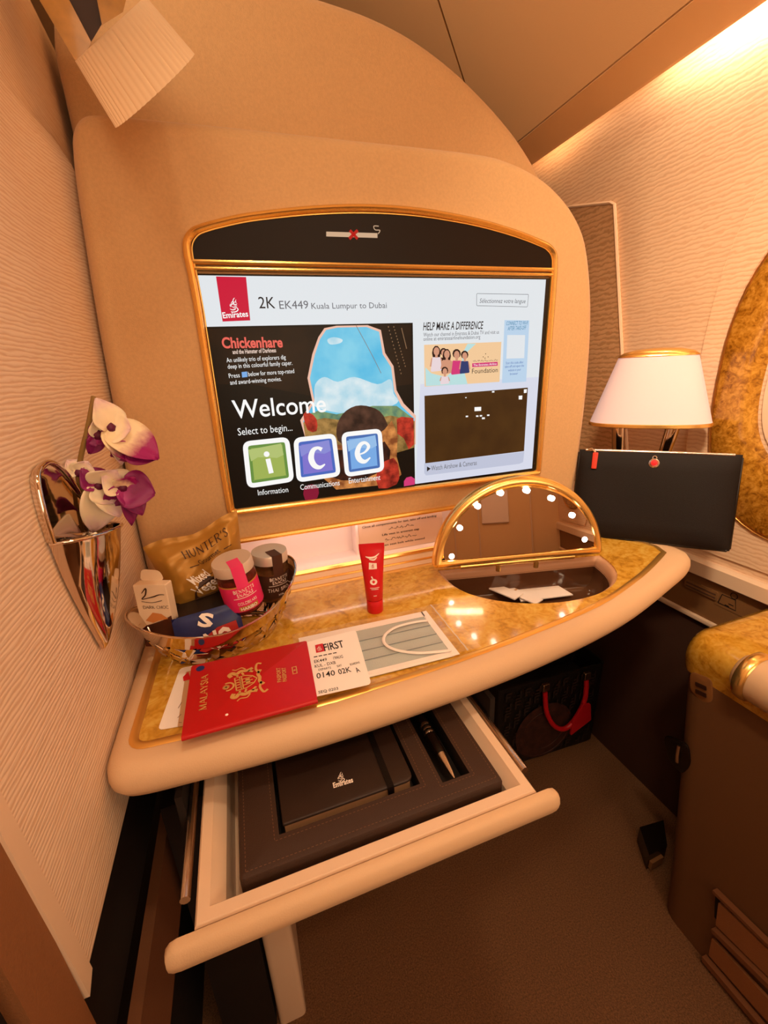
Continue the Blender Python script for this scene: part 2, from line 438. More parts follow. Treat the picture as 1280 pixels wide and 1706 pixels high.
mat('paper_tan', 'D0A77E', .7)
mat('ink', '1C120E', .6)
mat('ink_soft', '6B4A3A', .6)
mat('red_cover', 'C00A14', .42, bump=.08, bscale=1200)
mat('foil_gold', 'DDB068', .4, metal=.25)
mat('red_paint', 'D21420', .35)
mat('blue_dot', '1A2C74', .5)
mat('mask_blue', 'B7C0BC', .8, bump=.3, bscale=700)
mat('mask_white', 'FFF4EE', .8, bump=.2, bscale=700)
mat('fold_shadow', '6F7F86', .8)
mat('clear_wrap', 'FFFFFF', .08, trans=1, ior=1.1)
mat('clear_glass', 'FFFFFF', .03, trans=1, ior=1.3)
mat('white_ink', 'FBEFE6', .5)
mat('chips_foil', 'AE7C2E', .38, metal=.25, bump=.15, bscale=60)
mat('chips_brown', '3A1C08', .5)
mat('pink_label', 'EC2A6E', .45)
mat('mustard', 'C98A3A', .5)
mat('brown_label', '4A2A1C', .45)
mat('nut_brown', '8A5428', .6, var=.4, vscale=90)
mat('candy_red', '8A2418', .4, var=.5, vscale=120)
mat('carton_cream', 'F0D6B8', .45)
mat('choco', '4A1C0C', .35, var=.4, vscale=60)
mat('toffee', 'D98A4A', .4)
mat('packet_blue', '1C2A66', .3, var=.25, vscale=60)
mat('packet_red', 'B3221C', .4)
mat('tin_black', '2A1E18', .3)
mat('petal_lip', '5A0638', .5)
mat('stem_green', '8A6A34', .6)
mat('shade_glass', 'D2BAB4', .5, emit=(1, .76, .74), estr=.30)
mat('red_leather', 'C8321A', .5)
mat('bag_black', '15100E', .5, bump=.2, bscale=900)
mat('bag_pattern', '2C201B', .6)
mat('bag_patch', '3A1E18', .6, var=.5, vscale=60)
mat('bag_red', 'C01420', .35)
mat('switch_brown', '8A5A30', .5)
mat('pocket_mesh', '9A6238', .8, bump=.6, bscale=800)
mat('ribbed_cream', 'E8C8A4', .45)
mat('wood_bar', 'B07C2C', .25, coat=.4, var=.2, vscale=60)
mat('dark_slot', '34190A', .5)
mat('bulb_white', 'FFFFFF', .3, emit=(1, .9, .82), estr=14)
mat('tube_white', 'FFFFFF', .4, emit=(1, .82, .55), estr=12)
wave_wall('ribbed_wall', 'E2BF9E', 'F2D8BE', 84, 4.2, 2.6, .15, .14, .55)
wave_wall('rippled_wall', 'E2BA96', 'EFCDAC', 40, 4.5, 2.6, .10, .45, .55)
wave_wall('rippled_dark', 'B88E62', 'D2A67C', 30, 5.0, 3.2, .18, .55, .6)
burl('burl_desk', 'A8741A', 'D29C30', 'E2B854', 16, .16, .7)
burl('burl_window', '7A4A10', 'AE741E', 'D2983A', 22, .25, .5)
burl('burl_console', 'A8701A', 'CE962E', 'DEAE48', 16, .16, .7)

# ------------------------------------------------------------------ setting
b = MB(); b.box((.0, -.5, -.92), (2.6, 3.4, .04)); struct(b.build('floor', 'carpet'))
XW = -.384
b = MB()   # left partition: ribbed panel hung above a recess, its far end against the monitor housing, sloping top edge
prof = [(-.368, -.352), (-.378, -.185), (-.39, .02), (-.40, .435), (.113, .441), (.30, .425), (.30, -.349), (-.26, -.347)]
b.loft([[(XW, y, z) for y, z in prof], [(XW - .02, y, z) for y, z in prof]])
struct(b.build('wall_left', 'ribbed_wall'))
b = MB(); edge = [(-.3685, -.357), (-.3785, -.185), (-.3905, .02), (-.4005, .44)]
b.loft([[(XW + .001, y, z) for y, z in edge] + [(XW + .001, y - .012, z - .007) for y, z in edge[::-1]],
        [(XW - .025, y, z) for y, z in edge] + [(XW - .025, y - .012, z - .007) for y, z in edge[::-1]]])
struct(b.build('trim_1', 'cream_plastic'))
b = MB(); b.box((XW - .012, -.06, -.3515), (.022, .62, .006)); struct(b.build('trim_2', 'cream_plastic'))
b = MB()   # door post in front of the panel, then the groove and the next panel
b.hexa([(XW - .03, -.418, -.9), (XW - .03, -.370, -.9), (XW - .001, -.370, -.9), (XW - .001, -.418, -.9)],
       [(XW - .03, -.424, .44), (XW - .03, -.402, .44), (XW - .001, -.402, .44), (XW - .001, -.424, .44)])
struct(b.build('door_1', 'jamb_brown'))
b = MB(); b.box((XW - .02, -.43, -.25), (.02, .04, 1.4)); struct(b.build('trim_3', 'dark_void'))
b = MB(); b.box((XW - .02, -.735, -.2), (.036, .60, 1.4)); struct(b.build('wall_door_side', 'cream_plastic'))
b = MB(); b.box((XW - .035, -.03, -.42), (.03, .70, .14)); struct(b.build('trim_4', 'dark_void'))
b = MB(); b.box((XW - .006, -.03, -.54), (.011, .70, .10)); struct(b.build('trim_5', 'brown_panel'))
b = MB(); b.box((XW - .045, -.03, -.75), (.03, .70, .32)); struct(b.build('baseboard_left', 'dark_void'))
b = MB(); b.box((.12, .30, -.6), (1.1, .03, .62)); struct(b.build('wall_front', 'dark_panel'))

b = MB()   # the panel's far edge bends in to meet the monitor housing
def sx_(z): 
    t_ = [(-.06, -.3805), (.10, -.3735), (.22, -.3645), (.262, -.360), (.30, -.356)]
    for (z0, a0), (z1, a1) in zip(t_, t_[1:]):
        if z <= z1: return a0 + (a1 - a0) * (z - z0) / (z1 - z0)
    return a1
b.grid(lambda u, v: (XW + .0001 + (sx_(-.06 + .345 * v) - XW - .0005) * u ** 1.8 * min(1, (1 - v) * 8 + .25), -.085 + .12 * u, -.06 + .345 * v), 10, 40)
struct(b.build('trim_15', 'ribbed_wall', smooth=60))
XR = .60
b = MB()   # cabin side wall: straight by the window, curling inwards at the top
prof = [(XR, -.36), (XR, .30), (XR - .002, .40), (XR - .006, .48), (XR + .0, .56), (XR + .02, .62)]
b.loft([[(x, -1.9, z) for x, z in prof] + [(.68, -1.9, .62), (.68, -1.9, -.36)], [(x, 1.1, z) for x, z in prof] + [(.68, 1.1, .62), (.68, 1.1, -.36)]])
struct(b.build('wall_right', 'rippled_wall', smooth=40))
px = PX(XR)
b = MB()   # raised panel with a pale rim; the weaker light on it is put into its colour
q = hits(px, [(1028, 337), (1041, 600)]); y0, z0 = q[0].y, q[0].z; y1, z1 = q[1].y, q[1].z
pan = [(y0, z0), (y0 - (z0 + .30) * (y0 - y1) / (z0 - z1), -.30), (.62, -.30), (.62, .42), (.36, .372)]
f = Frame((XR, 0, 0), (0, 1, 0), (0, 0, 1)); f.n = V((-1, 0, 0))
b.plate(f, round_poly(pan, .02), .006); struct(b.build('trim_6', 'rippled_dark'))
b = MB(); rim = [f.p(y, z, .006) for y, z in [(.62, .425), (.36, .376), (y0 + .012, z0 + .003), (y0, z0 - .004), pan[1]]]
b.tube(rim, .0035, 6); struct(b.build('trim_7', 'cream_plastic'))

def window(n, yc, zc):
    base = V((XR, yc, zc))
    fr = Frame(base, (0, 1, 0), (0, 0, 1)); fr.n = V((-1, 0, 0))
    def sup(a, bb, e=2.5, k=48):
        o = []
        for i in range(k):
            t = 2 * math.pi * i / k; c, s_ = math.cos(t), math.sin(t)
            o.append((a * abs(c) ** (2 / e) * (1 if c >= 0 else -1), bb * abs(s_) ** (2 / e) * (1 if s_ >= 0 else -1)))
        return o
    def ring(pts, c): return [fr.p(x, y, c) for x, y in pts]
    def low(r): return [V((p.x, p.y, max(p.z, -.335))) for p in r]
    m = MB(); m.loft([low(ring(sup(.215, .40), .0)), low(ring(sup(.212, .396), .004)), ring(sup(.178, .262), .004), ring(sup(.176, .26), .0)], True, False, False)
    w = m.build('window_%d' % n, 'rippled_wall', smooth=40); struct(w)
    m = MB(); m.loft([ring(sup(.170, .256), .0), ring(sup(.170, .256), .006), ring(sup(.165, .25), .010), ring(sup(.118, .165), .008), ring(sup(.098, .135), -.002), ring(sup(.092, .128), -.012)], True, False, False)
    s_ = m.build('window_surround', 'burl_window', smooth=50); s_.parent = w
    m = MB(); m.loft([ring(sup(.172, .258), .003), ring(sup(.1735, .2605), .006), ring(sup(.172, .258), .009)], True, False, False)
    s_ = m.build('window_seal', 'gold_edge', smooth=60); s_.parent = w
    m = MB(); m.flat(fr, sup(.095, .13), .003); s_ = m.build('window_shade', 'cream_plastic'); s_.parent = w
window(1, -.221, -.018); window(2, -.72, -.018); window(3, -1.38, -.018)

# ledge and lower side wall
b = MB(); b.loft([[(x, y, z) for x, z in ((.602, -.352), (.592, -.352), (.586, -.358), (.586, -.384), (.592, -.388), (.602, -.388))] for y in (-1.9, .3)])
struct(b.build('trim_8', 'cream_plastic', smooth=40))
b = MB(); b.box((.617, -.8, -.43), (.034, 2.2, .088)); struct(b.build('trim_9', 'vent_brown'))
b = MB(); b.box((.603, -.8, -.479), (.018, 2.2, .011), bev=.003); struct(b.build('trim_10', 'cream_plastic'))
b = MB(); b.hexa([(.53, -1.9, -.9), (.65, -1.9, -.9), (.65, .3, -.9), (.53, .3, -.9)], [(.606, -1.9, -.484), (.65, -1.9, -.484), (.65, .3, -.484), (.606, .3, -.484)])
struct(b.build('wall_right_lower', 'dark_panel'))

# overhead: bin lip, soffit, sloping ceiling with seams
lip = [(.556, .497), (.55, .4935), (.542, .493), (.453, .4975)]
b = MB(); b.loft([[(x, y, z) for x, z in lip + [(.453, .515), (.556, .515)]] for y in (-1.9, 1.1)]); struct(b.build('ceiling_bin_soffit', 'ceiling_panel'))
up = [(.450, .499), (.32, .585), (.10, .70), (-.20, .80), (-.62, .86)]
pc_ = Plane((.32, 0, .585), (.115, 0, .22)); j0, j1_ = pc_.hit((730, 0)), pc_.hit((762, 100))      # the panel joint
def yj(x): return j0.y + (j1_.y - j0.y) * (x - j0.x) / (j1_.x - j0.x)
b = MB()
for a, c in ((lambda x: -1.9, lambda x: yj(x) - .0025), (lambda x: yj(x) + .0025, lambda x: 1.6)):
    b.loft([[(x, y(x), z) for x, z in up + [(x, z + .02) for x, z in up[::-1]]] for y in (a, c)])
struct(b.build('ceiling', 'ceiling_panel', smooth=60))
b = MB(); b.loft([[(x, yj(x) + e, z + .008) for x, z in up + [(x, z + .02) for x, z in up[::-1]]] for e in (-.006, .006)])
b.loft([[(x, y, z) for x, z in ((.449, .503), (.456, .503), (.456, .51), (.449, .51))] for y in (-1.9, 1.1)])
struct(b.build('trim_11', 'dark_void'))
b = MB(); b.box((-.0, 1.62, .1), (1.8, .03, 2.0)); struct(b.build('wall_far', 'ceiling_panel'))
b = MB(); b.box((0, -1.62, 0), (1.6, .03, 2.0)); struct(b.build('wall_back', 'ceiling_panel'))
b = MB()
for x in (.10, .22, .47): b.box((x, -1.603, .1), (.006, .01, 1.6))
struct(b.build('trim_13', 'cream_plastic'))
b = MB(); b.box((.30, -1.60, -.16), (.13, .012, .36), bev=.005); struct(b.build('trim_14', 'niche_white'))
b = MB(); b.box((-.95, -.4, .0), (.03, 3.1, 2.0)); struct(b.build('wall_aisle', 'shell_fabric'))
b = MB(); b.box((.69, -.4, .66), (.03, 3.1, .3)); struct(b.build('trim_12', 'ceiling_panel'))

t = thing('cove_light', 'warm glowing light strip tucked behind the ceiling bin edge', 'light', (.598, .1, .53))
b = MB(); b.tube([(.575, -.9, .545), (.575, .14, .545)], .007, 8); b.build('light_tube', 'tube_white', t, 40)
b = MB(); b.box((.575, -.1, .557), (.03, 1.7, .008)); b.build('light_holder', 'cream_plastic', t)

t = thing('life_vest_sign', 'small life vest pictogram on the brown strip below the window ledge', 'sign', (XR, -.15, -.41))
f = Frame((XR - .0005, -.128, -.420), (0, -1, 0), (0, 0, 1)); f.n = V((-1, 0, 0))
b = MB()
for pts, c in (([(.0, -.008), (.004, .012), (.028, .012), (.032, -.008), (.0, -.008)], 0), ([(.012, -.006), (.02, -.006)], 0), ([(.018, -.001), (.027, -.001)], 0)):
    b.ribbon(f, pts, .002, .0004, smooth=False)
b.ribbon(f, [(.024 + .006 * math.cos(a * .524), .019 + .006 * math.sin(a * .524)) for a in range(13)], .0018, .0004, smooth=False)
b.build('pictogram', 'ink', t)
b = MB(); b.plate(f, [(-.006, -.014), (.045, -.014), (.045, .028), (-.006, .028)], .0003); b.build('sign_plate', 'vent_brown', t)
t = thing('air_vent', 'slotted vent bar in the brown strip under the window ledge', 'vent', (XR, -.09, -.40))
q = hits(PX(XR - .001), [(1144, 966), (1198, 990)])
f = Frame(q[0], q[1] - q[0], (0, 0, 1)); f.n = V((-1, 0, 0)); L = (q[1] - q[0]).length
b = MB(); b.plate(f, round_poly([(0, -.014), (L, -.014), (L, .004), (0, .004)], .004), .003); b.build('frame', 'vent_brown', t)
for k in range(2):
    b = MB(); b.plate(f, [(.003, -.011 + k * .007), (L - .003, -.011 + k * .007), (L - .003, -.008 + k * .007), (.003, -.008 + k * .007)], .0006, .003); b.build('slot', 'vent_slot', t)

# ------------------------------------------------------------------ monitor housing
P0 = PY(0)
t = thing('monitor_housing', 'beige padded housing around the big screen with a taller rounded wing behind', 'seat shell', (0, .1, -.28))
out = [(-.3835, -.295), (-.3835, -.17), (-.380, -.05), (-.373, .10), (-.364, .22), (-.3592, .262), (-.354, .283), (-.342, .2975), (-.321, .3025), (-.27, .3035), (-.18, .305), (-.05, .306), (.05, .307), (.12, .307), (.17, .304),
       (.22, .292), (.262, .273), (.300, .244), (.328, .205), (.347, .14), (.357, .067), (.36, -.02), (.358, -.115), (.354, -.19), (.350, -.295)]
sm = [tuple(p) for p in bez(out, 4)]
NX0, NX1, NZ0, NZ1 = -.262, .262, -.262, -.196
def at(pts, y): return [(p[0], y, p[1]) for p in pts]
b = MB()
b.loft([at(inset(sm, .021), -.001), at(inset(sm, .015), .0005), at(inset(sm, .008), .006), at(inset(sm, .0025), .016), at(sm, .032), at(sm, .29)], True, False, True)
b.tess([at(inset(sm, .021), -.001), [(NX0, -.001, NZ0), (NX1, -.001, NZ0), (NX1, -.001, NZ1), (NX0, -.001, NZ1)]])
b.build('front_panel', 'shell_fabric', t, 50)
wing = [(-.375, -.29), (-.375, .30), (-.372, .42), (-.345, .462), (-.25, .495), (-.13, .508), (-.026, .503), (.04, .494), (.096, .479), (.15, .457), (.196, .432), (.24, .404), (.276, .376), (.312, .340), (.338, .30), (.352, .24), (.358, .1), (.358, -.1), (.355, -.29)]
ws = [tuple(p) for p in bez(wing, 4)]
b = MB(); b.loft([at(inset(ws, .026), .115), at(inset(ws, .015), .117), at(inset(ws, .006), .122), at(inset(ws, .001), .130), at(ws, .137), at(ws, .33)], True, True, True)
b.build('wing_panel', 'shell_fabric', t, 50)
# lit niche
b = MB(); D = .058
b.loft([[(NX0, 0, NZ0), (NX1, 0, NZ0), (NX1, 0, NZ1), (NX0, 0, NZ1)], [(NX0, D, NZ0 - .004), (NX1, D, NZ0 - .004), (NX1, D, NZ1), (NX0, D, NZ1)]], True, False, True)
niche = b.build('niche', 'niche_white', t)
qd = PY(.03).hit((594, 880)).x
b = MB(); b.box((qd + .004, .043, (NZ0 + NZ1) / 2), (.012, .03, NZ1 - NZ0 + .006)); b.build('divider', 'niche_white', niche)
b = MB()
for z, r in ((NZ1 + .001, .0042), (NZ0 - .001, .0042)):
    b.tube([(NX0 - .004, -.002, z), (NX1 + .004, -.002, z)], r, 8)
b.build('gold_trim', 'gold', t, 40)
# placard standing in the niche
pf = PY(.024)
c = [(600, 893), (737, 866), (735, 906), (601, 930)]
a0 = pf.hit((601, 928)); a1 = pf.hit((738, 904))
b = MB(); b.hexa([(a0.x, .024, NZ0 - .001), (a1.x, .024, NZ0 - .001), (a1.x, .028, NZ0 - .001), (a0.x, .028, NZ0 - .001)], [(a0.x, .026, NZ1 - .006), (a1.x, .026, NZ1 - .006), (a1.x, .03, NZ1 - .006), (a0.x, .03, NZ1 - .006)])
plq = b.build('placard', mat('placard_paper', 'E2BFA4', .6), t); lab(plq, 'pale safety notice inside the lit niche')
fx = Frame((a0.x, .0238, NZ0), (1, 0, 0), (0, 0, 1)); W = a1.x - a0.x; n = (0, -1, 0)
def ptext(mb, s, x0, x1, z, h, bold=.012):
    text_on(mb, s, (a0.x + x0, .0246, NZ0 + z), (a0.x + x1, .0246, NZ0 + z), h, n, .0004, bold)
b = MB()
ptext(b, 'Close all compartments for taxi, take off and landing', .006, W - .012, .0455, .0036)
ptext(b, 'Life vest in armrest cap', .04, W - .045, .0265, .0036)
ptext(b, 'Fasten seat belt while seated', .032, W - .035, .0075, .0036)
fx2 = Frame((a0.x, .0246, NZ0), (1, 0, 0), (0, 0, 1))
squiggle(b, fx2, .052, W - .055, .036, .0036, 3, .0004); squiggle(b, fx2, .045, W - .05, .017, .0036, 8, .0004)
b.build('lettering', 'ink', plq)
l = area('niche_light', (-.135, .012, NZ1 - .002), (-.135, .03, NZ0), .20, .012, .035, (1, .80, .74))
l = area('niche_light_right', (.08, .012, NZ1 - .002), (.08, .03, NZ0), .22, .012, .022, (1, .74, .62))

# ------------------------------------------------------------------ monitor
t = thing('monitor', 'large lit entertainment screen in a gold arched bezel', 'screen', (0, -.004, -.18))
YS = -.004
PS = PY(YS)
def s2(px, py): q = PS.hit((px, py)); return (q.x, q.z)
def S(pts): return [s2(*p) for p in pts]
bezel = S([(385, 853), (370, 765), (348, 625), (330, 510), (320, 455), (313, 425), (311, 402), (322, 386), (345, 378), (400, 364), (500, 351), (600, 346), (700, 352), (800, 371), (870, 393), (912, 411), (923, 424), (923, 452), (915, 560), (906, 660), (896, 787)])
def at3(pts, y): return [V((p[0], y, p[1])) for p in pts]
bz = round_poly(bezel, [.004, .3, .3, .3, .3, .02, .02, .02, .02, .06, .06, .06, .06, .06, .06, .02, .02, .05, .3, .3, .004], 4)
path = at3(bz, -.004)
b = MB(); b.tube(path, .0050, 8, True, (0, -1, 0), .007); b.build('bezel', 'gold', t, 50)
ctr = V((0, -.006, .03)); path2 = [p + (V((p.x * .0, 0, 0)) + (ctr - p).normalized() * .0058) for p in path]
b = MB(); b.tube(path2, .0012, 6, True, (0, -1, 0), .004); b.build('inner_trim', 'gold_edge', t, 50)
L, R = s2(322, 443), s2(921, 455)
b = MB()
for dz, r in ((.004, .0030), (-.003, .0024)): b.tube([(L[0], -.006, L[1] + dz), (R[0], -.006, R[1] + dz)], r, 8)
b.build('cross_bar', 'gold', t, 40)
fS = Frame((0, YS, 0), (1, 0, 0), (0, 0, 1))     # out = -y
hp = S([(322, 441), (315, 405), (326, 388), (400, 367), (500, 354), (600, 349), (700, 355), (800, 374), (868, 396), (908, 413), (919, 426), (919, 453)])
b = MB(); b.plate(fS, hp, .003, -.0005); hd = b.build('header_panel', 'black_header', t); lab(hd, 'black arched strip with the no smoking sign')
fH = Frame((0, YS - .0028, 0), (1, 0, 0), (0, 0, 1))
b = MB(); b.flat(fH, S([(543, 387), (628, 389.5), (628, 397.5), (543, 395)])); b.build('cigarette_icon', glow('sign_cream', 'F3C9A2', .75), hd)
b = MB(); q = S([(582, 385), (595, 399), (595, 385), (581, 399)])
b.ribbon(fH, q[:2], .0036, .0003, smooth=False); b.ribbon(fH, q[2:], .0036, .0003, smooth=False); b.build('cross_icon', glow('sign_red', 'D0241C', .8), hd)
b = MB(); b.ribbon(fH, S([(629, 391), (632, 385), (624, 384), (622, 378), (630, 378)]), .0010, .0002); b.ribbon(fH, S([(624, 397), (625, 390)]), .0008, .0003, smooth=False); b.build('smoke_icon', 'sign_cream', hd)

sp = S([(326, 456), (916, 464), (893, 784), (389, 849)])
b = MB(); b.plate(fS, sp, .002, -.001); scr = b.build('screen', mat('screen_glass', '050505', .12), t); lab(scr, 'lit welcome page')
YB = YS - .0012
LAY = [0]
def layer():
    LAY[0] += 1; return .00008 * LAY[0]
def scr_flat(name, pts, m, hole=None, lift=None, smooth=0):
    mb = MB(); p = S(pts)
    if smooth: p = [tuple(q) for q in bez(p, smooth, True)]
    fr = Frame((0, YB - (lift if lift is not None else layer()), 0), (1, 0, 0), (0, 0, 1))
    mb.flat(fr, p, 0, [S(h) for h in hole] if hole else ())
    return mb.build(name, m, scr)
def scr_text(name, items, m):
    mb = MB(); y = YB - layer()
    for it in items:
        s, p0, p1, hpx = it[:4]; k = it[4] if len(it) > 4 else {}
        a = s2(*p0); c = s2(*p1); top = s2(p0[0], p0[1] - hpx); h = (V(top) - V(a)).length
        text_on(mb, s, (a[0], y, a[1]), (c[0], y, c[1]), h, (0, -1, 0), 0, **k)
    return mb.build(name, m, scr)
glow('g_white', 'E9EEF2', 1.0); glow('g_pale', 'D6E2EC', 1.0); glow('g_black', '0A0604', 1.0); glow_var('g_brown', '2A1608', '140A05', 14)
glow('g_red', 'D2143A', 1.0); glow('g_dark', '1E1A1C', 1.0); glow('g_grey', '6A6A70', 1.0); glow('g_text', 'FDFCFA', 1.05)
glow_var('g_sky', '4ABCE8', '86D6F0', 18); glow_var('g_cloud', 'E6F4F8', 'B4DEEE', 40); glow_var('g_hill', '8FA86C', '4E7A6A', 70); glow_var('g_field', 'B48A4C', '6E5428', 90); glow_var('g_rock', 'D8402C', '7A1C14', 80)
glow_var('g_rockdark', '4A2216', '1E0E0A', 70); glow_var('g_orange', 'E89850', '8A4A24', 70); glow('g_green', 'A5B85A', 1.0); glow('g_greend', '6C9444', 1.0); glow('g_violet', '8478D4', 1.0); glow('g_violetd', '4C6CC4', 1.0); glow('g_blue', '7CB0EC', 1.0); glow('g_blued', '4A72B8', 1.0)
glow('g_peach', 'FAD0A0', 1.0); glow('g_aqua', 'BFE6E6', 1.0); glow('g_magenta', 'DA3A7A', 1.0); glow('g_skin', 'D99A7C', 1.0); glow('g_hair', '2A1412', 1.0); glow('g_shirt', 'F0DCE0', 1.0); glow('g_navy', '2C3C70', 1.0)
glow_var('g_night', '4E300F', '42260B', 25); glow('g_wifi', 'C0DAF2', 1.0); glow('g_cyan', '2C84AC', 1.0); glow('g_pinkglow', 'E85A5A', 1.0); glow_var('g_tree', '5A3A2C', '2C1A14', 60)

scr_flat('page_background', [(327, 459), (909, 466), (886, 780), (388, 846)], 'g_white')
scr_flat('header_tint', [(700, 640), (897, 628), (886, 780), (692, 806)], glow('g_lilac', 'DFE2F2', 1.0))
bn = scr_flat('airline_banner', [(360, 461), (410, 462), (417, 534), (371, 536)], 'g_red')
mb = MB(); y = YB - layer(); a = s2(391, 519.5); fr = Frame((0, y, 0), (1, 0, 0), (0, 0, 1)); h = s2(391, 496)[1] - a[1]
calligraphy(mb, fr, a[0], a[1], h * .92, 0); mb.build('airline_emblem', 'g_text', scr)
scr_text('airline_name', [('Emirates', (372, 530.5), (414, 527.5), 9.5, dict(bold=.02))], 'g_text')
scr_text('flight_number', [('2K', (432, 514), (459, 514), 19, dict(res=6))], 'g_dark')
scr_text('route_text', [('EK449', (466, 515), (514, 514.5), 13.5), ('Kuala Lumpur to Dubai', (519, 515), (644, 513.5), 10)], 'g_grey')
mb = MB(); y = YB - layer(); fr = Frame((0, y, 0), (1, 0, 0), (0, 0, 1))
box = round_poly(S([(793, 489), (880, 490.5), (878, 512), (793, 510)]), .002)
mb.flat(fr, box, 0, [inset(box, .0006)]); mb.build('language_button', 'g_grey', scr)
scr_text('language_text', [('S\u00e9lectionnez votre langue', (798, 505), (874, 505.5), 7.5, dict(italic=.2))], 'g_grey')
# film panel
scr_flat('film_panel', [(333, 545), (687, 538), (691, 808), (388, 848)], 'g_black')
scr_flat('film_panel_glow', [(342, 548), (684, 541), (686, 640), (520, 660), (420, 640), (356, 640)], 'g_brown')
scr_flat('cave_rim', [(540, 547), (560, 543), (612, 542), (634, 550), (641, 588), (655, 610), (660, 650), (672, 672), (692, 692), (692, 740), (600, 760), (510, 735), (500, 700), (520, 668), (512, 630), (520, 590), (530, 562)], glow('g_rim', 'F6C2AC', 1.0))
scr_flat('cave_sky', [(543, 550), (562, 546), (610, 545), (631, 553), (637, 590), (651, 612), (656, 652), (668, 676), (690, 697), (690, 738), (600, 758), (515, 735), (505, 702), (524, 668), (516, 630), (524, 592), (533, 565)], 'g_sky')
scr_flat('cloud', [(525, 640), (540, 628), (562, 636), (590, 628), (628, 640), (650, 632), (655, 655), (660, 672), (600, 690), (530, 680), (524, 662)], 'g_cloud', smooth=4)
scr_flat('cloud', [(545, 566), (556, 562), (570, 566), (566, 572), (550, 574)], 'g_cloud', smooth=4)
scr_flat('hill', [(512, 690), (530, 684), (560, 690), (590, 684), (620, 676), (660, 676), (688, 697), (690, 730), (515, 732), (505, 705)], 'g_hill')
scr_flat('field', [(505, 704), (540, 696), (570, 700), (600, 702), (650, 692), (690, 701), (690, 745), (640, 760), (560, 756), (510, 742)], 'g_field')
scr_flat('tree_stump', [(560, 716), (570, 690), (592, 676), (618, 678), (638, 692), (650, 730), (630, 745), (570, 740)], 'g_tree', smooth=3)
scr_flat('red_rock', [(505, 690), (515, 687), (527, 698), (527, 718), (512, 716)], 'g_rock', smooth=2)
scr_flat('red_rock', [(660, 698), (668, 694), (688, 696), (689, 740), (680, 748), (672, 730), (661, 722)], 'g_rock')
scr_flat('cliff', [(520, 735), (600, 745), (640, 715), (652, 700), (662, 725), (660, 760), (668, 790), (650, 806), (560, 815), (520, 780)], 'g_orange')
scr_flat('cliff', [(530, 748), (600, 752), (640, 735), (648, 770), (600, 800), (540, 790)], 'g_rockdark', smooth=2)
scr_flat('red_rock', [(628, 780), (655, 762), (664, 785), (660, 806), (630, 813)], 'g_rock', smooth=2)
scr_flat('red_rock', [(672, 801), (676, 795), (684, 793), (690, 797), (690, 806.5), (672, 809.5)], 'g_magenta')
scr_flat('red_rock', [(506, 812), (520, 806), (530, 812), (528, 829), (508, 832)], glow('g_wine', '8A1434', 1.0), smooth=2)
mb = MB(); y = YB - layer(); fr = Frame((0, y, 0), (1, 0, 0), (0, 0, 1))
for pts in ([(592, 542), (618, 590), (634, 622)], ):
    mb.ribbon(fr, S(pts), .0007)
for pts in ([(646, 545), (656, 570), (664, 600), (667, 622)], [(655, 545), (668, 575), (674, 610)], [(668, 548), (676, 580)]):
    for i in range(14):
        a = V(S([pts[0]])[0]).lerp(V(S([pts[-1]])[0]), i / 13); mb.flat(fr, [(a.x - .001, a.y), (a.x, a.y - .0014), (a.x + .001, a.y), (a.x, a.y + .0012)])
mb.build('hanging_vine', glow('g_vine', '8A6A4C', 1.0), scr)
scr_text('film_title', [('Chickenhare', (371, 580), (471, 578.5), 17, dict(bold=.03, res=6))], glow('g_title', 'F2685A', 1.0))
scr_text('film_subtitle', [('and the Hamster of Darkness', (388, 590), (460, 587), 7, dict(bold=.02))], glow('g_cream', 'F4D8C8', 1.0))
scr_text('film_blurb', [('An unlikely trio of explorers dig', (378, 604), (476, 598.5), 7.5), ('deep in this colourful family caper.', (380, 614.5), (487, 608), 7.5),
                       ('Press', (382, 630), (400, 628.5), 7.5), ('below for more top-rated', (414, 627), (490, 621.5), 7.5), ('and award-winning movies.', (384, 641), (469, 634.5), 7.5)], 'g_text')
scr_flat('small_icon', [(402.5, 620), (411.5, 619), (412.5, 628), (403.5, 629)], 'g_blue')
scr_text('welcome_text', [('Welcome', (390, 697), (543, 685.5), 30, dict(res=8, bold=.008))], 'g_text')
scr_text('prompt_text', [('Select to begin...', (397, 725), (487, 717), 12)], 'g_text')
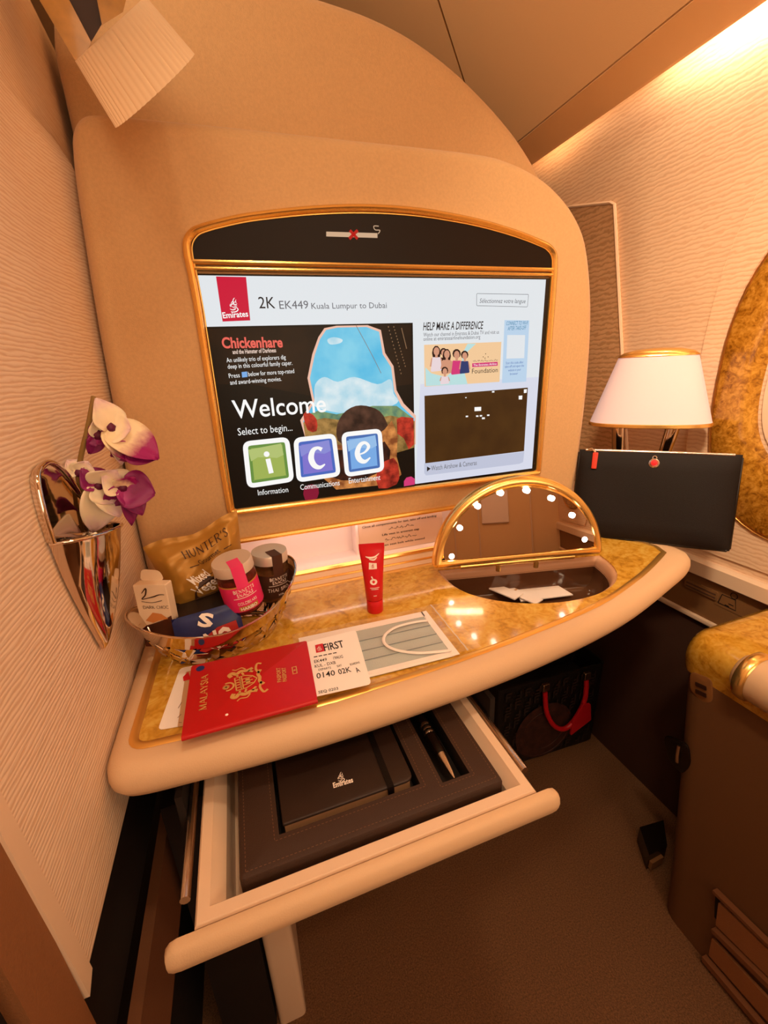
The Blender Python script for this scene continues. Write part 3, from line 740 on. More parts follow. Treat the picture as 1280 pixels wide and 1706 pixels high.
def tile(name, out4, cd_, cl, gl, letter, lp0, lp1, hpx, capt, c0, c1, italic=0):
    p = round_poly(S(out4), .011, 6); y = YB - layer()
    m = MB(); m.flat(Frame((0, y, 0), (1, 0, 0), (0, 0, 1)), p); o = m.build(name, 'g_text', scr)
    p2 = inset(p, .0065); m = MB(); m.flat(Frame((0, y - .0001, 0), (1, 0, 0), (0, 0, 1)), p2); m.build('tile_face', cd_, scr)
    p3 = inset(p, .0105); m = MB(); m.flat(Frame((0, y - .0002, 0), (1, 0, 0), (0, 0, 1)), p3); m.build('tile_centre', cl, scr)
    LAY[0] += 4
    # glossy upper half, then the letter drawn with a broad pen
    cx = sum(p[0] for p in S(out4)) / 4; cz = sum(p[1] for p in S(out4)) / 4; wd = (S(out4)[1][0] - S(out4)[0][0])
    y = YB - layer(); f_ = Frame((cx, y, cz), (1, 0, .10), (0, 0, 1)); k = wd
    m = MB(); m.flat(f_, [(-.36 * k, .36 * k), (.36 * k, .36 * k), (.36 * k, .10 * k), (.2 * k, .06 * k), (0, .12 * k), (-.2 * k, .16 * k), (-.36 * k, .10 * k)]); m.build('tile_gloss', gl, scr)
    y = YB - layer(); f_ = Frame((cx, y, cz), (1, 0, .10), (0, 0, 1)); m = MB()
    if letter == 'i':
        m.flat(f_, [(.0 + .062 * k * math.cos(a * .3927), .19 * k + .062 * k * math.sin(a * .3927)) for a in range(16)]); m.flat(f_, [(-.05 * k, .085 * k), (.055 * k, .085 * k), (.055 * k, -.25 * k), (-.05 * k, -.25 * k)])
    elif letter == 'c':
        m.ribbon(f_, [(x * k, z * k) for x, z in ((.15, .17), (.06, .23), (-.06, .19), (-.14, .02), (-.10, -.16), (.02, -.24), (.16, -.19))], [q * k for q in (.10, .07, .11, .14, .13, .09, .03)], 0, 8)
    else:
        m.ribbon(f_, [(x * k, z * k) for x, z in ((-.12, -.02), (.04, .01), (.15, .12), (.08, .23), (-.05, .20), (-.15, .03), (-.12, -.14), (.0, -.22), (.15, -.15))], [q * k for q in (.03, .05, .08, .07, .10, .13, .13, .09, .03)], 0, 8)
    m.build('tile_letter', 'g_text', scr)
    scr_text('tile_caption', [(capt, c0, c1, 9)], 'g_text')
tile('information_tile', [(403.5, 735), (481, 727), (490, 801), (412, 813)], 'g_greend', 'g_green', glow('g_green2', 'B8C878', 1.0), 'i', (438, 794), (455, 792), 36, 'Information', (430, 824), (480, 818.5))
tile('communications_tile', [(488, 729), (558, 721), (567, 792), (494, 803)], 'g_violetd', 'g_violet', glow('g_violet2', '8E90DC', 1.0), 'c', (513, 782), (544, 778), 52, 'Communications', (500, 815), (565, 807), .1)
tile('entertainment_tile', [(567, 720), (634, 713), (639, 784), (574, 794)], 'g_blued', 'g_blue', glow('g_blue2', '9AC4F0', 1.0), 'e', (589, 771), (618, 767), 52, 'Entertainment', (580, 804), (632, 798), .18)
# right column
scr_text('appeal_title', [('HELP MAKE A DIFFERENCE', (702.5, 551), (801, 548.5), 13, dict(bold=.012, italic=.12))], 'g_dark')
scr_text('appeal_text', [('Watch our channel in Emirates & Dubai TV and visit us', (703, 561.5), (828, 556.5), 6.5), ('online at emiratesairlinefoundation.org', (703, 568.5), (797, 564.5), 6.5)], 'g_grey')
scr_flat('appeal_picture', [(704, 575), (832, 570), (829, 636), (705, 644)], 'g_peach')
scr_flat('appeal_picture_cloud', [(706, 612), (716, 622), (740, 628), (768, 605), (776, 586), (790, 573), (776, 573), (766, 592), (770, 618), (776, 640), (707, 643)], 'g_aqua')
def kid(x, y, s, shirt, hair_long, ln=5.6):
    def e(cx, cy, rx, ry, m, nm): scr_flat(nm, [(cx + rx * math.cos(a * .628), cy + ry * math.sin(a * .628)) for a in range(10)], m)
    e(x, y + s * (.9 if hair_long else .1), s * 1.15, s * (2.0 if hair_long else 1.3), 'g_hair', 'child_hair')
    scr_flat('child_shirt', [(x - s * 1.1, y + s * 2), (x + s * 1.1, y + s * 2), (x + s * 1.5, y + s * (ln - .3)), (x + s * 1.3, y + s * ln), (x - s * 1.3, y + s * (ln + .3)), (x - s * 1.5, y + s * ln)], shirt)
    for d_ in (-1, 1): scr_flat('child_arm', [(x + d_ * s * 1.05, y + s * 2.1), (x + d_ * s * 1.35, y + s * 2.3), (x + d_ * s * 1.75, y + s * ln * .8), (x + d_ * s * 1.35, y + s * ln * .8)], 'g_skin')
    scr_flat('child_neck', [(x - s * .3, y + s * 1.3), (x + s * .3, y + s * 1.3), (x + s * .35, y + s * 2.1), (x - s * .35, y + s * 2.1)], 'g_skin')
    e(x, y + s * .45, s * .78, s * 1.15, 'g_skin', 'child_face')
for a in ((736, 586, 5, 'g_hair', False), (724, 583, 6.2, 'g_shirt', True), (741, 588, 6, 'g_skin', True), (757, 589, 6, 'g_magenta', False), (770, 591, 5.4, 'g_navy', False)): kid(*a)
kid(737, 617, 5, 'g_shirt', False, 4.4)
scr_flat('magenta_strip', [(782, 605.5), (824, 603), (824, 609.5), (782, 612)], 'g_magenta')
scr_text('strip_text', [('The Emirates Airline', (784, 610.5), (822, 608), 3.6)], 'g_text')
scr_text('foundation_text', [('Foundation', (781.5, 622.5), (824, 620), 8)], 'g_dark')
mb = MB(); y = YB - layer(); fr = Frame((0, y, 0), (1, 0, 0), (0, 0, 1)); a = s2(783, 604); c = s2(824, 601.5)
squiggle(mb, fr, a[0], c[0], a[1] + .001, .0022, 5, 0)
for qx, qy in ((800, 595), (804, 590), (808, 595), (803, 597)): 
    q = s2(qx, qy); mb.flat(fr, [(q[0] - .0009, q[1]), (q[0], q[1] - .0009), (q[0] + .0009, q[1]), (q[0], q[1] + .0009)])
mb.build('arabic_line', 'g_hair', scr)
scr_flat('wifi_box', [(835, 534.5), (876, 535), (871, 635.5), (831, 638)], 'g_wifi')
scr_text('wifi_title', [('CONNECT TO WI-FI', (837.5, 543), (873, 542), 6.5, dict(italic=.15)), ('AFTER TAKE-OFF', (840, 551.5), (870, 550), 6.5, dict(italic=.15))], 'g_cyan')
scr_flat('wifi_blank', [(839.5, 559), (869, 559), (867.5, 597), (838, 598)], 'g_white')
scr_text('wifi_text', [('Scan this code after', (837, 607), (866, 605.5), 4), ('take-off and open the', (835.5, 613), (867, 611), 4), ('website in your', (841, 619), (862, 617.5), 4), ('browser', (844, 625), (857, 624), 4)], 'g_blued')
scr_flat('video_bar', [(703, 770), (868, 751), (866, 768), (860, 771), (706, 790), (703, 786)], glow('g_bar', 'C6CBE0', 1.0))
scr_flat('video_window', [(703, 659), (873.5, 645.5), (867.5, 750), (704.5, 770)], 'g_night')
for qx, qy, r in ((791, 681, 5.5), (773, 693, 2), (790, 692.5, 2), (796, 692, 2), (800, 696, 2.4), (808, 691, 2), (816, 652.5, 2), (771, 662, 1.2)):
    scr_flat('city_light', [(qx - r, qy - r * .6), (qx + r, qy - r * .7), (qx + r, qy + r * .5), (qx - r, qy + r * .6)], 'g_text')
scr_flat('video_icon', [(866.5, 648.5), (871.5, 648), (871, 654), (866.5, 654.5)], 'g_text'); scr_flat('video_icon', [(858, 659), (864, 658.5), (863.5, 665), (858, 665)], 'g_text')
scr_text('video_caption', [('Watch Airshow & Cameras', (714, 782), (789, 772.5), 8)], 'g_grey')
scr_flat('play_icon', [(707, 775), (713, 778.5), (707, 783.5)], 'g_dark')

# ------------------------------------------------------------------ desk
ZD = -.275
t = thing('desk', 'curved burl wood desk with padded cream edge below the big screen', 'desk', (.0, -.1, ZD))
edge = [(-.3835, -.255), (-.3815, -.271), (-.373, -.283), (-.356, -.289), (-.319, -.292), (-.219, -.297), (-.099, -.294), (.056, -.281), (.214, -.253), (.36, -.206), (.415, -.184), (.436, -.168), (.443, -.145), (.440, -.10), (.432, -.02), (.430, .06), (-.3835, .06)]
es = [tuple(p) for p in bez(edge[:15], 5)] + [edge[15], edge[16]]
# opening of the vanity compartment
bl = PZ(ZD).hit((722, 948)); br = PZ(ZD).hit((1003, 922)); md = (bl + br) / 2; mu = (br - bl).normalized(); HW = (br - bl).length / 2
mb_ = V((-mu.y, mu.x, 0))          # away from the viewer
fv = Frame((md.x, md.y, ZD), mu, mb_)
hole = [(-HW + .006, -.004)] + [((HW - .006) * math.cos(math.radians(a)), -.004 - .128 * math.sin(math.radians(a)) ** .8) for a in range(174, 3, -6)] + [(HW - .006, -.004)]
hw = [fv.p(x, y) for x, y in hole]
hole2 = [(p.x, p.y) for p in hw]
def zl(poly, z): return [(p[0], p[1], z) for p in poly]
wood = [(-.366, -.250), (-.362, -.115), (-.362, -.03), (-.05, -.03), (.30, -.03), (.363, -.064), (.405, -.112), (.400, -.153), (.335, -.183), (.275, -.207), (.18, -.237), (.055, -.257), (-.046, -.268), (-.143, -.273), (-.198, -.2745), (-.322, -.268), (-.352, -.2645)]
ww = [tuple(p) for p in bez(wood[7:], 4)]
wp = [wood[1], (-.362, -.045), (-.35, -.032), (-.05, -.031), (.30, -.031), (.345, -.045), (.385, -.075), (.405, -.105), (.4095, -.13)] + ww[:-3] + [tuple(p) for p in round_poly([(-.30, -.2665), (-.366, -.2665), (-.362, -.2)], [0, .022, 0], 6)[7:14]]
wp = [(p[0], p[1]) for p in wp]
H = .036
b = MB()
win = inset(wp, .0005)
r = [zl(inset(es, .016), ZD - H), zl(inset(es, .006), ZD - H + .003), zl(inset(es, .0008), ZD - H + .012), zl(es, ZD - H / 2), zl(inset(es, .0012), ZD - .010), zl(inset(es, .006), ZD - .003), zl(inset(es, .014), ZD)]
b.loft(r, True, False, False)
b.tess([zl(inset(es, .014), ZD), zl(wp, ZD)]); b.tess([zl(inset(es, .016), ZD - H), zl(hole2, ZD - H)])
b.build('padded_edge', 'desk_leather', t, 60)
b = MB(); b.tess([zl(inset(wp, .006), ZD + .0005), zl(hole2, ZD + .0005)]); b.loft([zl(hole2, ZD + .0005), zl(hole2, ZD - .012)], True, False, False)
b.loft([zl(inset(wp, .006), ZD + .0005), zl(inset(wp, .006), ZD - .01)], True, False, False)
b.build('desktop', 'burl_desk', t)
b = MB()
tr = [(x, y, ZD + .0005) for x, y in inset(wp, .003)]
b.tube(tr, .0042, 6, True, (0, 0, 1), .0016)
b.build('gold_inlay', 'gold_edge', t, 60)
# stepped sill between niche and desktop
b = MB()
b.loft([[(x, y, z) for y, z in ((.0, -.2655), (-.009, -.2655), (-.013, -.268), (-.016, -.2705), (-.030, -.2735), (-.0315, -.276), (.0, -.276))] for x in (-.355, .335)])
b.build('sill', 'desk_leather', t, 30)
b = MB(); b.tube([(-.35, -.0185, -.2708), (.33, -.0185, -.2708)], .0022, 6); b.build('sill_trim', 'gold', t, 40)
# vanity compartment: padded rim and glossy bowl
def hr(sc, z, dy=0): return [tuple(fv.p(x * sc, (y + .06) * sc - .06 + dy)[:2]) + (z,) for x, y in hole]
b = MB(); b.loft([hr(1.0, ZD - .002), hr(.985, ZD - .001), hr(.955, ZD - .003), hr(.93, ZD - .010), hr(.92, ZD - .018)], True, False, False)
b.build('compartment_rim', mat('rim_leather', 'C79A78', .45), t, 60)
b = MB(); b.loft([hr(.922, ZD - .016), hr(.92, ZD - .03), hr(.88, ZD - .047), hr(.74, ZD - .055)], True, False, True)
b.build('compartment_bowl', mat('bowl_gloss', '5A3A26', .1, coat=.5), t, 50)
# mirror lid
apex = 0.139
zh = ZD + .021          # the hinge sits a little above the desktop
hb = PZ(zh).hit((722, 948)); hb2 = PZ(zh).hit((1003, 922)); hm = (hb + hb2) / 2; mu2 = (hb2 - hb).normalized(); HW = (hb2 - hb).length / 2
ap = Plane(hm, mu2).hit((868, 793)); lean = (ap - hm); MHT = lean.length; lean.normalize()
fm = Frame(hm, mu2, lean)     # out = u x v, towards the viewer
if fm.n.dot(CAM - md) < 0: fm.n = -fm.n
def half(a, hgt, y0, k=28): return round_poly([(-a, y0), (a, y0)] + [(a * math.cos(math.radians(q)), y0 + (hgt - y0) * math.sin(math.radians(q))) for q in range(6, 175, 6)], .012, 3)
o_ = half(HW, MHT, .0); i_ = half(HW - .018, MHT - .017, .0155)
b = MB()
b.tube([fm.p(-.09, -.002, -.006), fm.p(.09, -.002, -.006)], .0045, 10)
b.tube([hm + V((0, 0, -.016)) + mu2 * -.03 + mb_ * .006, hm + V((0, 0, -.002)) + mu2 * -.03 + mb_ * .006], .004, 8)
b.tube([hm + V((0, 0, -.016)) + mu2 * .03 + mb_ * .006, hm + V((0, 0, -.002)) + mu2 * .03 + mb_ * .006], .004, 8)
b.build('hinge', 'gold', t, 40)
b = MB(); 
b.plate(fm, o_, .006, -.010, bev=.002)
lid = b.build('mirror_lid', 'gold_edge', t, 40); lab(lid, 'raised half-moon mirror with gold frame and small bulbs')
b = MB(); b.loft([[fm.p(*p, -.005) for p in o_], [fm.p(*p, .002) for p in inset(o_, .0015)], [fm.p(*p, .005) for p in inset(o_, .006)], [fm.p(*p, .004) for p in inset(o_, .011)], [fm.p(*p, .001) for p in inset(o_, .0125)], [fm.p(*p, .002) for p in inset(i_, -.003)], [fm.p(*p, .0005) for p in i_]], True, False, False)
b.build('mirror_frame', 'gold', lid, 50)
b = MB(); b.tess([[fm.p(x, y, .0035 - y * .045) for x, y in inset(i_, -.003)]]); b.build('mirror_glass', 'mirror_glass', lid)
for k, q in enumerate(((752, 926), (766, 879), (796, 843), (834, 821), (878, 817), (919, 830), (953, 858), (973, 898))):
    lx, ly = fm.loc(Plane(fm.o, fm.n).hit(q))
    b = MB(); fb = Frame(fm.p(lx, ly), fm.u, fm.v); fb.n = fm.n; b.lathe([(.0042, .0006), (.0042, .0028), (.0030, .0042), (.0006, .0048)], fb, 12)
    b.build('mirror_bulb', 'bulb_white', lid, 60)
# drawer
ZR = -.338
dr = MB()
x0, x1, y0, y1, zb = -.313, -.024, -.381, .02, -.372
wall = .012
def rect(a, c, d, e, z): return [(a, c, z), (d, c, z), (d, e, z), (a, e, z)]
dr.loft([rect(x0 + .003, y0, x1 - .003, y1, zb - .003), rect(x0, y0, x1, y1, ZR - .002), rect(x0 + .0015, y0 + .0015, x1 - .0015, y1, ZR), rect(x0 + .010, y0 + .010, x1 - .010, y1 - .01, ZR), rect(x0 + .0115, y0 + .0115, x1 - .0115, y1 - .01, ZR - .002), rect(x0 + .020, y0 + .0125, x1 - .020, y1 - .01, ZR - .010), rect(x0 + .024, y0 + .013, x1 - .024, y1 - .01, zb)])
drawer = dr.build('drawer', 'cream_plastic', t, 30); lab(drawer, 'open cream drawer')
q0 = PZ(ZR + .001).hit((270, 1600)); q1 = PZ(ZR + .001).hit((936, 1322))
b = MB()
fl = Frame((q0.x, -.381, ZR), (1, 0, 0), (0, -1, 0))
prof = [(0, -.024), (-.006, -.024), (-.0105, -.020), (-.012, -.011), (-.0105, -.003), (-.007, .0008), (-.002, .0005), (0, -.003)]
xs = [(-.0, .72), (.003, .92), (.008, 1), (q1.x - q0.x - .008, 1), (q1.x - q0.x - .003, .92), (q1.x - q0.x, .72)]
b.loft([[(q0.x + dx, -.3812 + (y + .007) * s_ - .007 if s_ < 1 else -.3812 + y, ZR + ((z + .014) * s_ - .014)) for y, z in prof] for dx, s_ in xs])
b.build('drawer_front', 'desk_leather', drawer, 50)
for xx in (-.3225, -.0165):
    b = MB(); b.tube([(xx, -.355, ZR - .008), (xx, -.02, ZR - .008)], .004, 10); b.build('rail', 'silver', drawer, 40)
for xx in (-.330, -.009):
    b = MB(); b.box((xx, -.16, ZR - .008), (.006, .25, .05)); b.build('slide_housing', 'dark_void', t)
b = MB(); b.box((-.3405, .0, -.66), (.069, .40, .479)); b.build('dark_bay', 'dark_void', t)  # added box, its near-black colour stands in for the shadow under the desk
# leg panel beside the foot well
b = MB(); b.loft([[(x, y, z) for x, y in round_poly([(-.302, -.205), (-.262, -.205), (-.262, .2), (-.302, .2)], .008, 4)] for z in (-.8998, ZD - H)])
b.build('leg_panel', 'cream_plastic', t, 50)

# things in the compartment
def sachet(label, px4, z, m, lift):
    tt = thing('tissue_packet', label, 'packet', PZ(z).hit(px4[0]), 'packets in the mirror compartment')
    pts = [(p.x, p.y) for p in hits(PZ(z), px4)]
    f0 = Frame((0, 0, z), (1, 0, 0), (0, 1, 0))
    m_ = MB(); m_.plate(f0, pts, .002, bev=.0006); m_.build('paper_sleeve', m, tt)
    c = [(pts[0][0] * .8 + pts[3][0] * .2, pts[0][1] * .8 + pts[3][1] * .2), (pts[1][0] * .8 + pts[2][0] * .2, pts[1][1] * .8 + pts[2][1] * .2), (pts[1][0] * .74 + pts[2][0] * .26, pts[1][1] * .74 + pts[2][1] * .26), (pts[0][0] * .74 + pts[3][0] * .26, pts[0][1] * .74 + pts[3][1] * .26)]
    m_ = MB(); m_.flat(f0, c, .00205); m_.build('seal_strip', 'paper_tan', tt)
    return tt
sachet('flat white paper packet at the right of the mirror compartment', [(846, 966), (912, 966), (955, 992), (868, 1003)], ZD - .048, 'paper', 0)
sachet('tilted paper packet in the middle of the mirror compartment', [(838, 985), (850, 978), (905, 1000), (893, 1008)], ZD - .0445, 'paper', 0)
sachet('narrow paper packet at the left of the mirror compartment', [(792, 972), (803, 966), (872, 990), (858, 1000)], ZD - .0405, 'paper', 0)

# ------------------------------------------------------------------ gift box, notebook, pen in the drawer
t = thing('presentation_box', 'dark brown stitched gift box filling the open drawer', 'box', (-.163, -.30, zb))
bx0, bx1, by0, by1, bz0, bz1 = -.2815, -.0475, -.3645, -.12, zb + .0005, ZR + .004
fb = Frame((0, 0, 0), (1, 0, 0), (0, 1, 0))
nb4 = [(-.249, -.340), (-.121, -.340), (-.121, -.2555), (-.249, -.2555)]
pn4 = [(-.101, -.3465), (-.073, -.3465), (-.073, -.20), (-.101, -.20)]
outl = round_poly([(bx0, by0), (bx1, by0), (bx1, by1), (bx0, by1)], .004, 3)
b = MB()
b.loft([zl(outl, bz0), zl(outl, bz1 - .003), zl(inset(outl, .001), bz1 - .0008), zl(inset(outl, .003), bz1)], True, True, False)
b.tess([zl(inset(outl, .003), bz1), zl(nb4, bz1), zl(pn4, bz1)])
b.build('box_lid', 'box_leather', t, 40)
for q4 in (nb4, pn4):
    b = MB(); b.loft([zl(q4, bz1), zl(q4, bz1 - .022)], True, False, True); b.build('recess', 'box_dark', t)
b = MB()
for l in (inset(outl, .005), inset(nb4, -.004), inset(pn4, -.0035)):
    L = [V(p) for p in l]
    for i in range(len(L)):
        a, c = L[i], L[(i + 1) % len(L)]; k = int((c - a).length / .0034)
        for j in range(k):
            m_ = a.lerp(c, (j + .2) / k); e = a.lerp(c, (j + .75) / k); d = (e - m_).normalized(); w_ = V((-d.y, d.x)) * .0003
            b.add([(*(m_ - w_), bz1 + .0002), (*(e - w_), bz1 + .0002), (*(e + w_), bz1 + .0002), (*(m_ + w_), bz1 + .0002)], [(0, 1, 2, 3)])
b.build('stitching', mat('stitch', '6B4A34', .7), t)
t = thing('notebook', 'black notebook with elastic band lying in the brown gift box', 'notebook', (-.185, -.30, bz1 - .021))
nz = bz1 - .0178
nbp = round_poly([(-.2455, -.3335), (-.1245, -.3335), (-.1245, -.2565), (-.2455, -.2565)], [.002, .008, .008, .002], 4)
b = MB(); b.loft([zl(inset(nbp, .0015), nz + .002), zl(inset(nbp, .0015), nz + .016)]); b.build('pages', 'paper_tan', t)
b = MB(); b.plate(Frame((0, 0, nz), (1, 0, 0), (0, 1, 0)), nbp, .002); b.build('back_cover', 'notebook_cover', t)
b = MB(); b.plate(Frame((0, 0, nz + .0162), (1, 0, 0), (0, 1, 0)), nbp, .0026, bev=.001); b.build('front_cover', 'notebook_cover', t, 50)
b = MB(); b.box((-.1475, -.295, nz + .0192), (.006, .0782, .0012)); b.box((-.1475, -.3343, nz + .010), (.006, .0012, .0196)); b.build('elastic_band', 'black_leather', t)
zt = nz + .0189; b = MB()
a0 = PZ(zt).hit((556, 1313)); a1 = PZ(zt).hit((589, 1303)); text_on(b, 'Emirates', a0, a1, .0052, (0, 0, 1), .0002, .03)
q = PZ(zt).hit((570, 1304)); calligraphy(b, Frame((q.x, q.y, zt), (a1 - a0), (0, 1, 0)), 0, .001, .0095, .0002); b.build('emblem', 'white_ink', t)
t = thing('ballpoint_pen', 'black and silver ballpoint pen in the slot of the gift box', 'pen', (-.087, -.30, bz1 - .02))
pa = V((-.0865, -.342, bz1 - .006)); pd = V((.001, 1, -.02)).normalized()
fp = Frame(pa, V((0, 0, 1)).cross(pd), V((0, 0, 1)))
fp.n = pd
def pen(name, prof, m): mm = MB(); mm.lathe(prof, fp, 20); return mm.build(name, m, t, 40)
pen('tip', [(.0008, 0), (.0014, .003), (.0022, .006), (.0048, .026), (.005, .028)], 'silver')
pen('barrel', [(.0054, .028), (.006, .034), (.0062, .052), (.0056, .0545)], 'black_gloss')
for k in range(3): pen('ring', [(.0057, .0547 + k * .0055), (.0063, .0560 + k * .0055), (.0063, .0575 + k * .0055), (.0057, .0587 + k * .0055)], 'silver')
pen('upper_barrel', [(.0055, .0705), (.0056, .13), (.004, .136)], 'black_gloss')
b = MB(); b.box(pa + pd * .113 + V((0, 0, .0072)), (.0028, .036, .0012)); b.build('clip', 'silver', t)

# ------------------------------------------------------------------ papers on the desk
zp = ZD + .0012
def paper(name, label, cat, px4, z, th=.0006, r=.005, m='paper', group=None):
    pl = PZ(z); q = [(p.x, p.y) for p in hits(pl, px4)]
    tt = thing(name, label, cat, pl.hit(px4[0]), group)
    mm = MB(); mm.plate(Frame((0, 0, z), (1, 0, 0), (0, 1, 0)), round_poly(q, r, 4), th); mm.build('card', m, tt)
    return tt, z + th
t, zc = paper('boarding_pass', 'blank end of a white boarding pass sticking out left of the red passport', 'ticket', [(300, 1114), (345, 1105), (330, 1205), (263, 1217)], zp)
t, zc = paper('luggage_receipt', 'tan paper slip with a red corner tucked under the passport on the left', 'paper slip', [(310, 1120), (360, 1108), (350, 1205), (296, 1211)], zc + .0003, r=.001, m='paper_tan')
b = MB(); fz = Frame((0, 0, zc), (1, 0, 0), (0, 1, 0)); b.flat(fz, [(p.x, p.y) for p in hits(PZ(zc), [(305, 1128), (314, 1119), (318, 1132), (306, 1135)])], .0002); b.build('red_corner', 'red_paint', t)
b = MB()
for a, c in (((297, 1180), (303, 1170)), ((296, 1196), (302, 1190)), ((298, 1204), (303, 1204))): b.ribbon(fz, [tuple(PZ(zc).hit(a)[:2]), tuple(PZ(zc).hit(c)[:2])], .0006, .0002, smooth=False)
b.build('print', 'ink_soft', t)
# face mask in its packet
pl = PZ(zp + .0004); mq = [(p.x, p.y) for p in hits(pl, [(492, 1066), (715, 1018), (762, 1092), (618, 1130), (520, 1150)])]
A, B_, C_ = V(mq[0]), V(mq[1]), V(mq[2])
t = thing('face_mask', 'pleated pale blue face mask in a clear packet right of the boarding pass', 'face mask', (*((A + C_) / 2), ZD))
MW = (B_ - A).length; MH = (C_ - B_).length
fmk = Frame((mq[0][0], mq[0][1], zp), (B_ - A).to_3d(), (B_ - C_).to_3d())
b = MB()
pro = [(0, .0), (-.010, .0006), (-.30, .0012), (-.33, .0022), (-.36, .0012), (-.50, .0012), (-.53, .0022), (-.56, .0012), (-.68, .0012), (-.71, .0022), (-.74, .0012), (-1, .0004)]
b.loft([[fmk.p(x, y * MH, z) for y, z in pro] for x in (.006, MW - .012)], False, False, False); b.build('pleated_panel', 'mask_blue', t, 30)
b = MB()
b.plate(fmk, [(.004, .0), (MW - .010, 0), (MW - .010, -.011), (.004, -.011)], .0006, .0012); b.plate(fmk, [(.004, -MH + .009), (MW - .010, -MH + .009), (MW - .010, -MH), (.004, -MH)], .0006, .0008)
b.plate(fmk, [(MW - .012, 0), (MW - .004, 0), (MW - .004, -MH), (MW - .012, -MH)], .0006, .0012); b.build('white_edge', 'mask_white', t)
b = MB()
for y in (-.345, -.545, -.725): b.plate(fmk, [(.006, y * MH), (MW - .013, y * MH), (MW - .013, y * MH - .0009), (.006, y * MH - .0009)], .0003, .0023)
b.build('pleat_line', 'fold_shadow', t)
lp = [(p.x, p.y) for p in hits(PZ(zp + .004), [(712, 1034), (690, 1037), (660, 1045), (642, 1058), (641, 1072), (660, 1083), (695, 1088), (730, 1086), (752, 1083)])]
b = MB(); b.tube([V((*p, zp + .0042)) for p in bez(lp, 5)], .0019, 6, r2=.0012, ref=(0, 0, 1)); b.build('ear_loop', 'mask_white', t, 50)
b = MB(); b.grid(lambda u, v: fmk.p(-.003 + u * (MW + .024), .003 - v * (MH + .006), .0064 + .0009 * math.sin(u * 19 + v * 4) * math.sin(v * 11 + u * 5)), 26, 12)
wrap = b.build('clear_packet', mat('packet_film', 'FFF6EE', .12, alpha=.10), t, 60)
b = MB(); b.tube([fmk.p(MW + .004, .003 - k * (MH + .006) / 12, .0068 + .0008 * (k % 2)) for k in range(13)], .0009, 5); b.build('packet_seam', mat('film_seam', 'FFF6EE', .1, alpha=.4), t, 50)

bp4 = [(505, 1072), (593, 1050), (619, 1140), (530, 1160)]
zq = zp + .0088
t = thing('boarding_pass', 'white first class boarding pass stub between the red passport and the face mask', 'ticket', PZ(zq).hit((560, 1100)))
far = [(440, 1088), (593, 1050), (619, 1140), (455, 1177)]
q = [(p.x, p.y) for p in hits(PZ(zq), far)]
b = MB(); b.plate(Frame((0, 0, zq), (1, 0, 0), (0, 1, 0)), round_poly(q, [.001, .005, .005, .001], 4), .0005); b.build('card', 'paper', t)
zt = zq + .0005
def deskt(mb, s, a, c, hpx, z, bold=0.0, **k):
    p0 = PZ(z).hit(a); p1 = PZ(z).hit(c); top = PZ(z).hit((a[0] - hpx * .0, a[1] - hpx)); 
    w = V((0, 0, 1)).cross((p1 - p0).normalized()); text_on(mb, s, p0, p1, (top - p0).dot(w), (0, 0, 1), .0002, bold, **k)
b = MB(); deskt(b, 'FIRST', (541, 1085), (574, 1078), 12, zt, .015)
for s_, a, c, h in (('EK449', (524, 1105), (545, 1101), 5), ('19AUG', (556, 1099), (572, 1096), 5), ('KUL - DXB', (525, 1113), (560, 1106), 5), ('DEPARTS', (531, 1118), (552, 1114), 3.5), ('SEAT', (562, 1112), (570, 1110), 3.5), ('BOARDING', (584, 1109), (600, 1105), 3.5), ('0140', (528, 1131), (559, 1125), 9), ('02K', (565, 1124), (586, 1119), 9), ('A', (595, 1121), (601, 1119), 9), ('SEQ 0203', (531, 1156), (564, 1149), 4.5)):
    deskt(b, s_, a, c, h, zt, .008)
for k_ in range(5): b.ribbon(Frame((0, 0, zt), (1, 0, 0), (0, 1, 0)), [tuple(PZ(zt).hit(q)[:2]) for q in ((523 + k_ * 8, 1095 - k_ * 1.6), (529 + k_ * 8, 1093.8 - k_ * 1.6))], .0016, .0002, smooth=False)
b.build('print', 'ink', t)
b = MB(); b.flat(Frame((0, 0, zt), (1, 0, 0), (0, 1, 0)), [(p.x, p.y) for p in hits(PZ(zt), [(525, 1075), (538, 1072), (541, 1085), (527, 1088)])], .0002); b.build('red_logo', 'red_paint', t)
b = MB(); q = PZ(zt).hit((533, 1084)); calligraphy(b, Frame((q.x, q.y, zt), (1, 0, 0), (0, 1, 0)), 0, 0, .008, .0004); b.build('emblem', 'white_ink', t)

# passport
zt0 = zp + .0098; zt1 = zt0 + .0046
pp = hits(PZ(zt1), [(319, 1109), (511, 1067), (529, 1164), (302, 1227)])
t = thing('passport', 'red passport with a gold crest lying near the desk front edge', 'passport', (pp[0] + pp[2]) / 2)
q = [(p.x, p.y) for p in pp]; rq = round_poly(q, [.003, .003, .003, .001], 3)
b = MB(); fz = Frame((0, 0, zt0), (1, 0, 0), (0, 1, 0))
b.plate(fz, inset(q, .0015), .0028, .0009); b.build('pages', 'paper', t)
b = MB(); b.plate(fz, rq, .0009); b.build('back_cover', 'red_cover', t)
b = MB(); b.plate(fz, rq, .0010, .0036, bev=.0003)
b.tube([(*q[3], zt0 + .0023), (*q[2], zt0 + .0023)], .0023, 8); b.build('front_cover', 'red_cover', t, 50)
zt = zt1
b = MB()
p0 = PZ(zt).hit((344, 1182)); p1 = PZ(zt).hit((347, 1124)); hgt = (PZ(zt).hit((332, 1183)) - p0).length
serif_text(b, 'MALAYSIA', p0, p1, hgt, (0, 0, 1), .0003, .2)
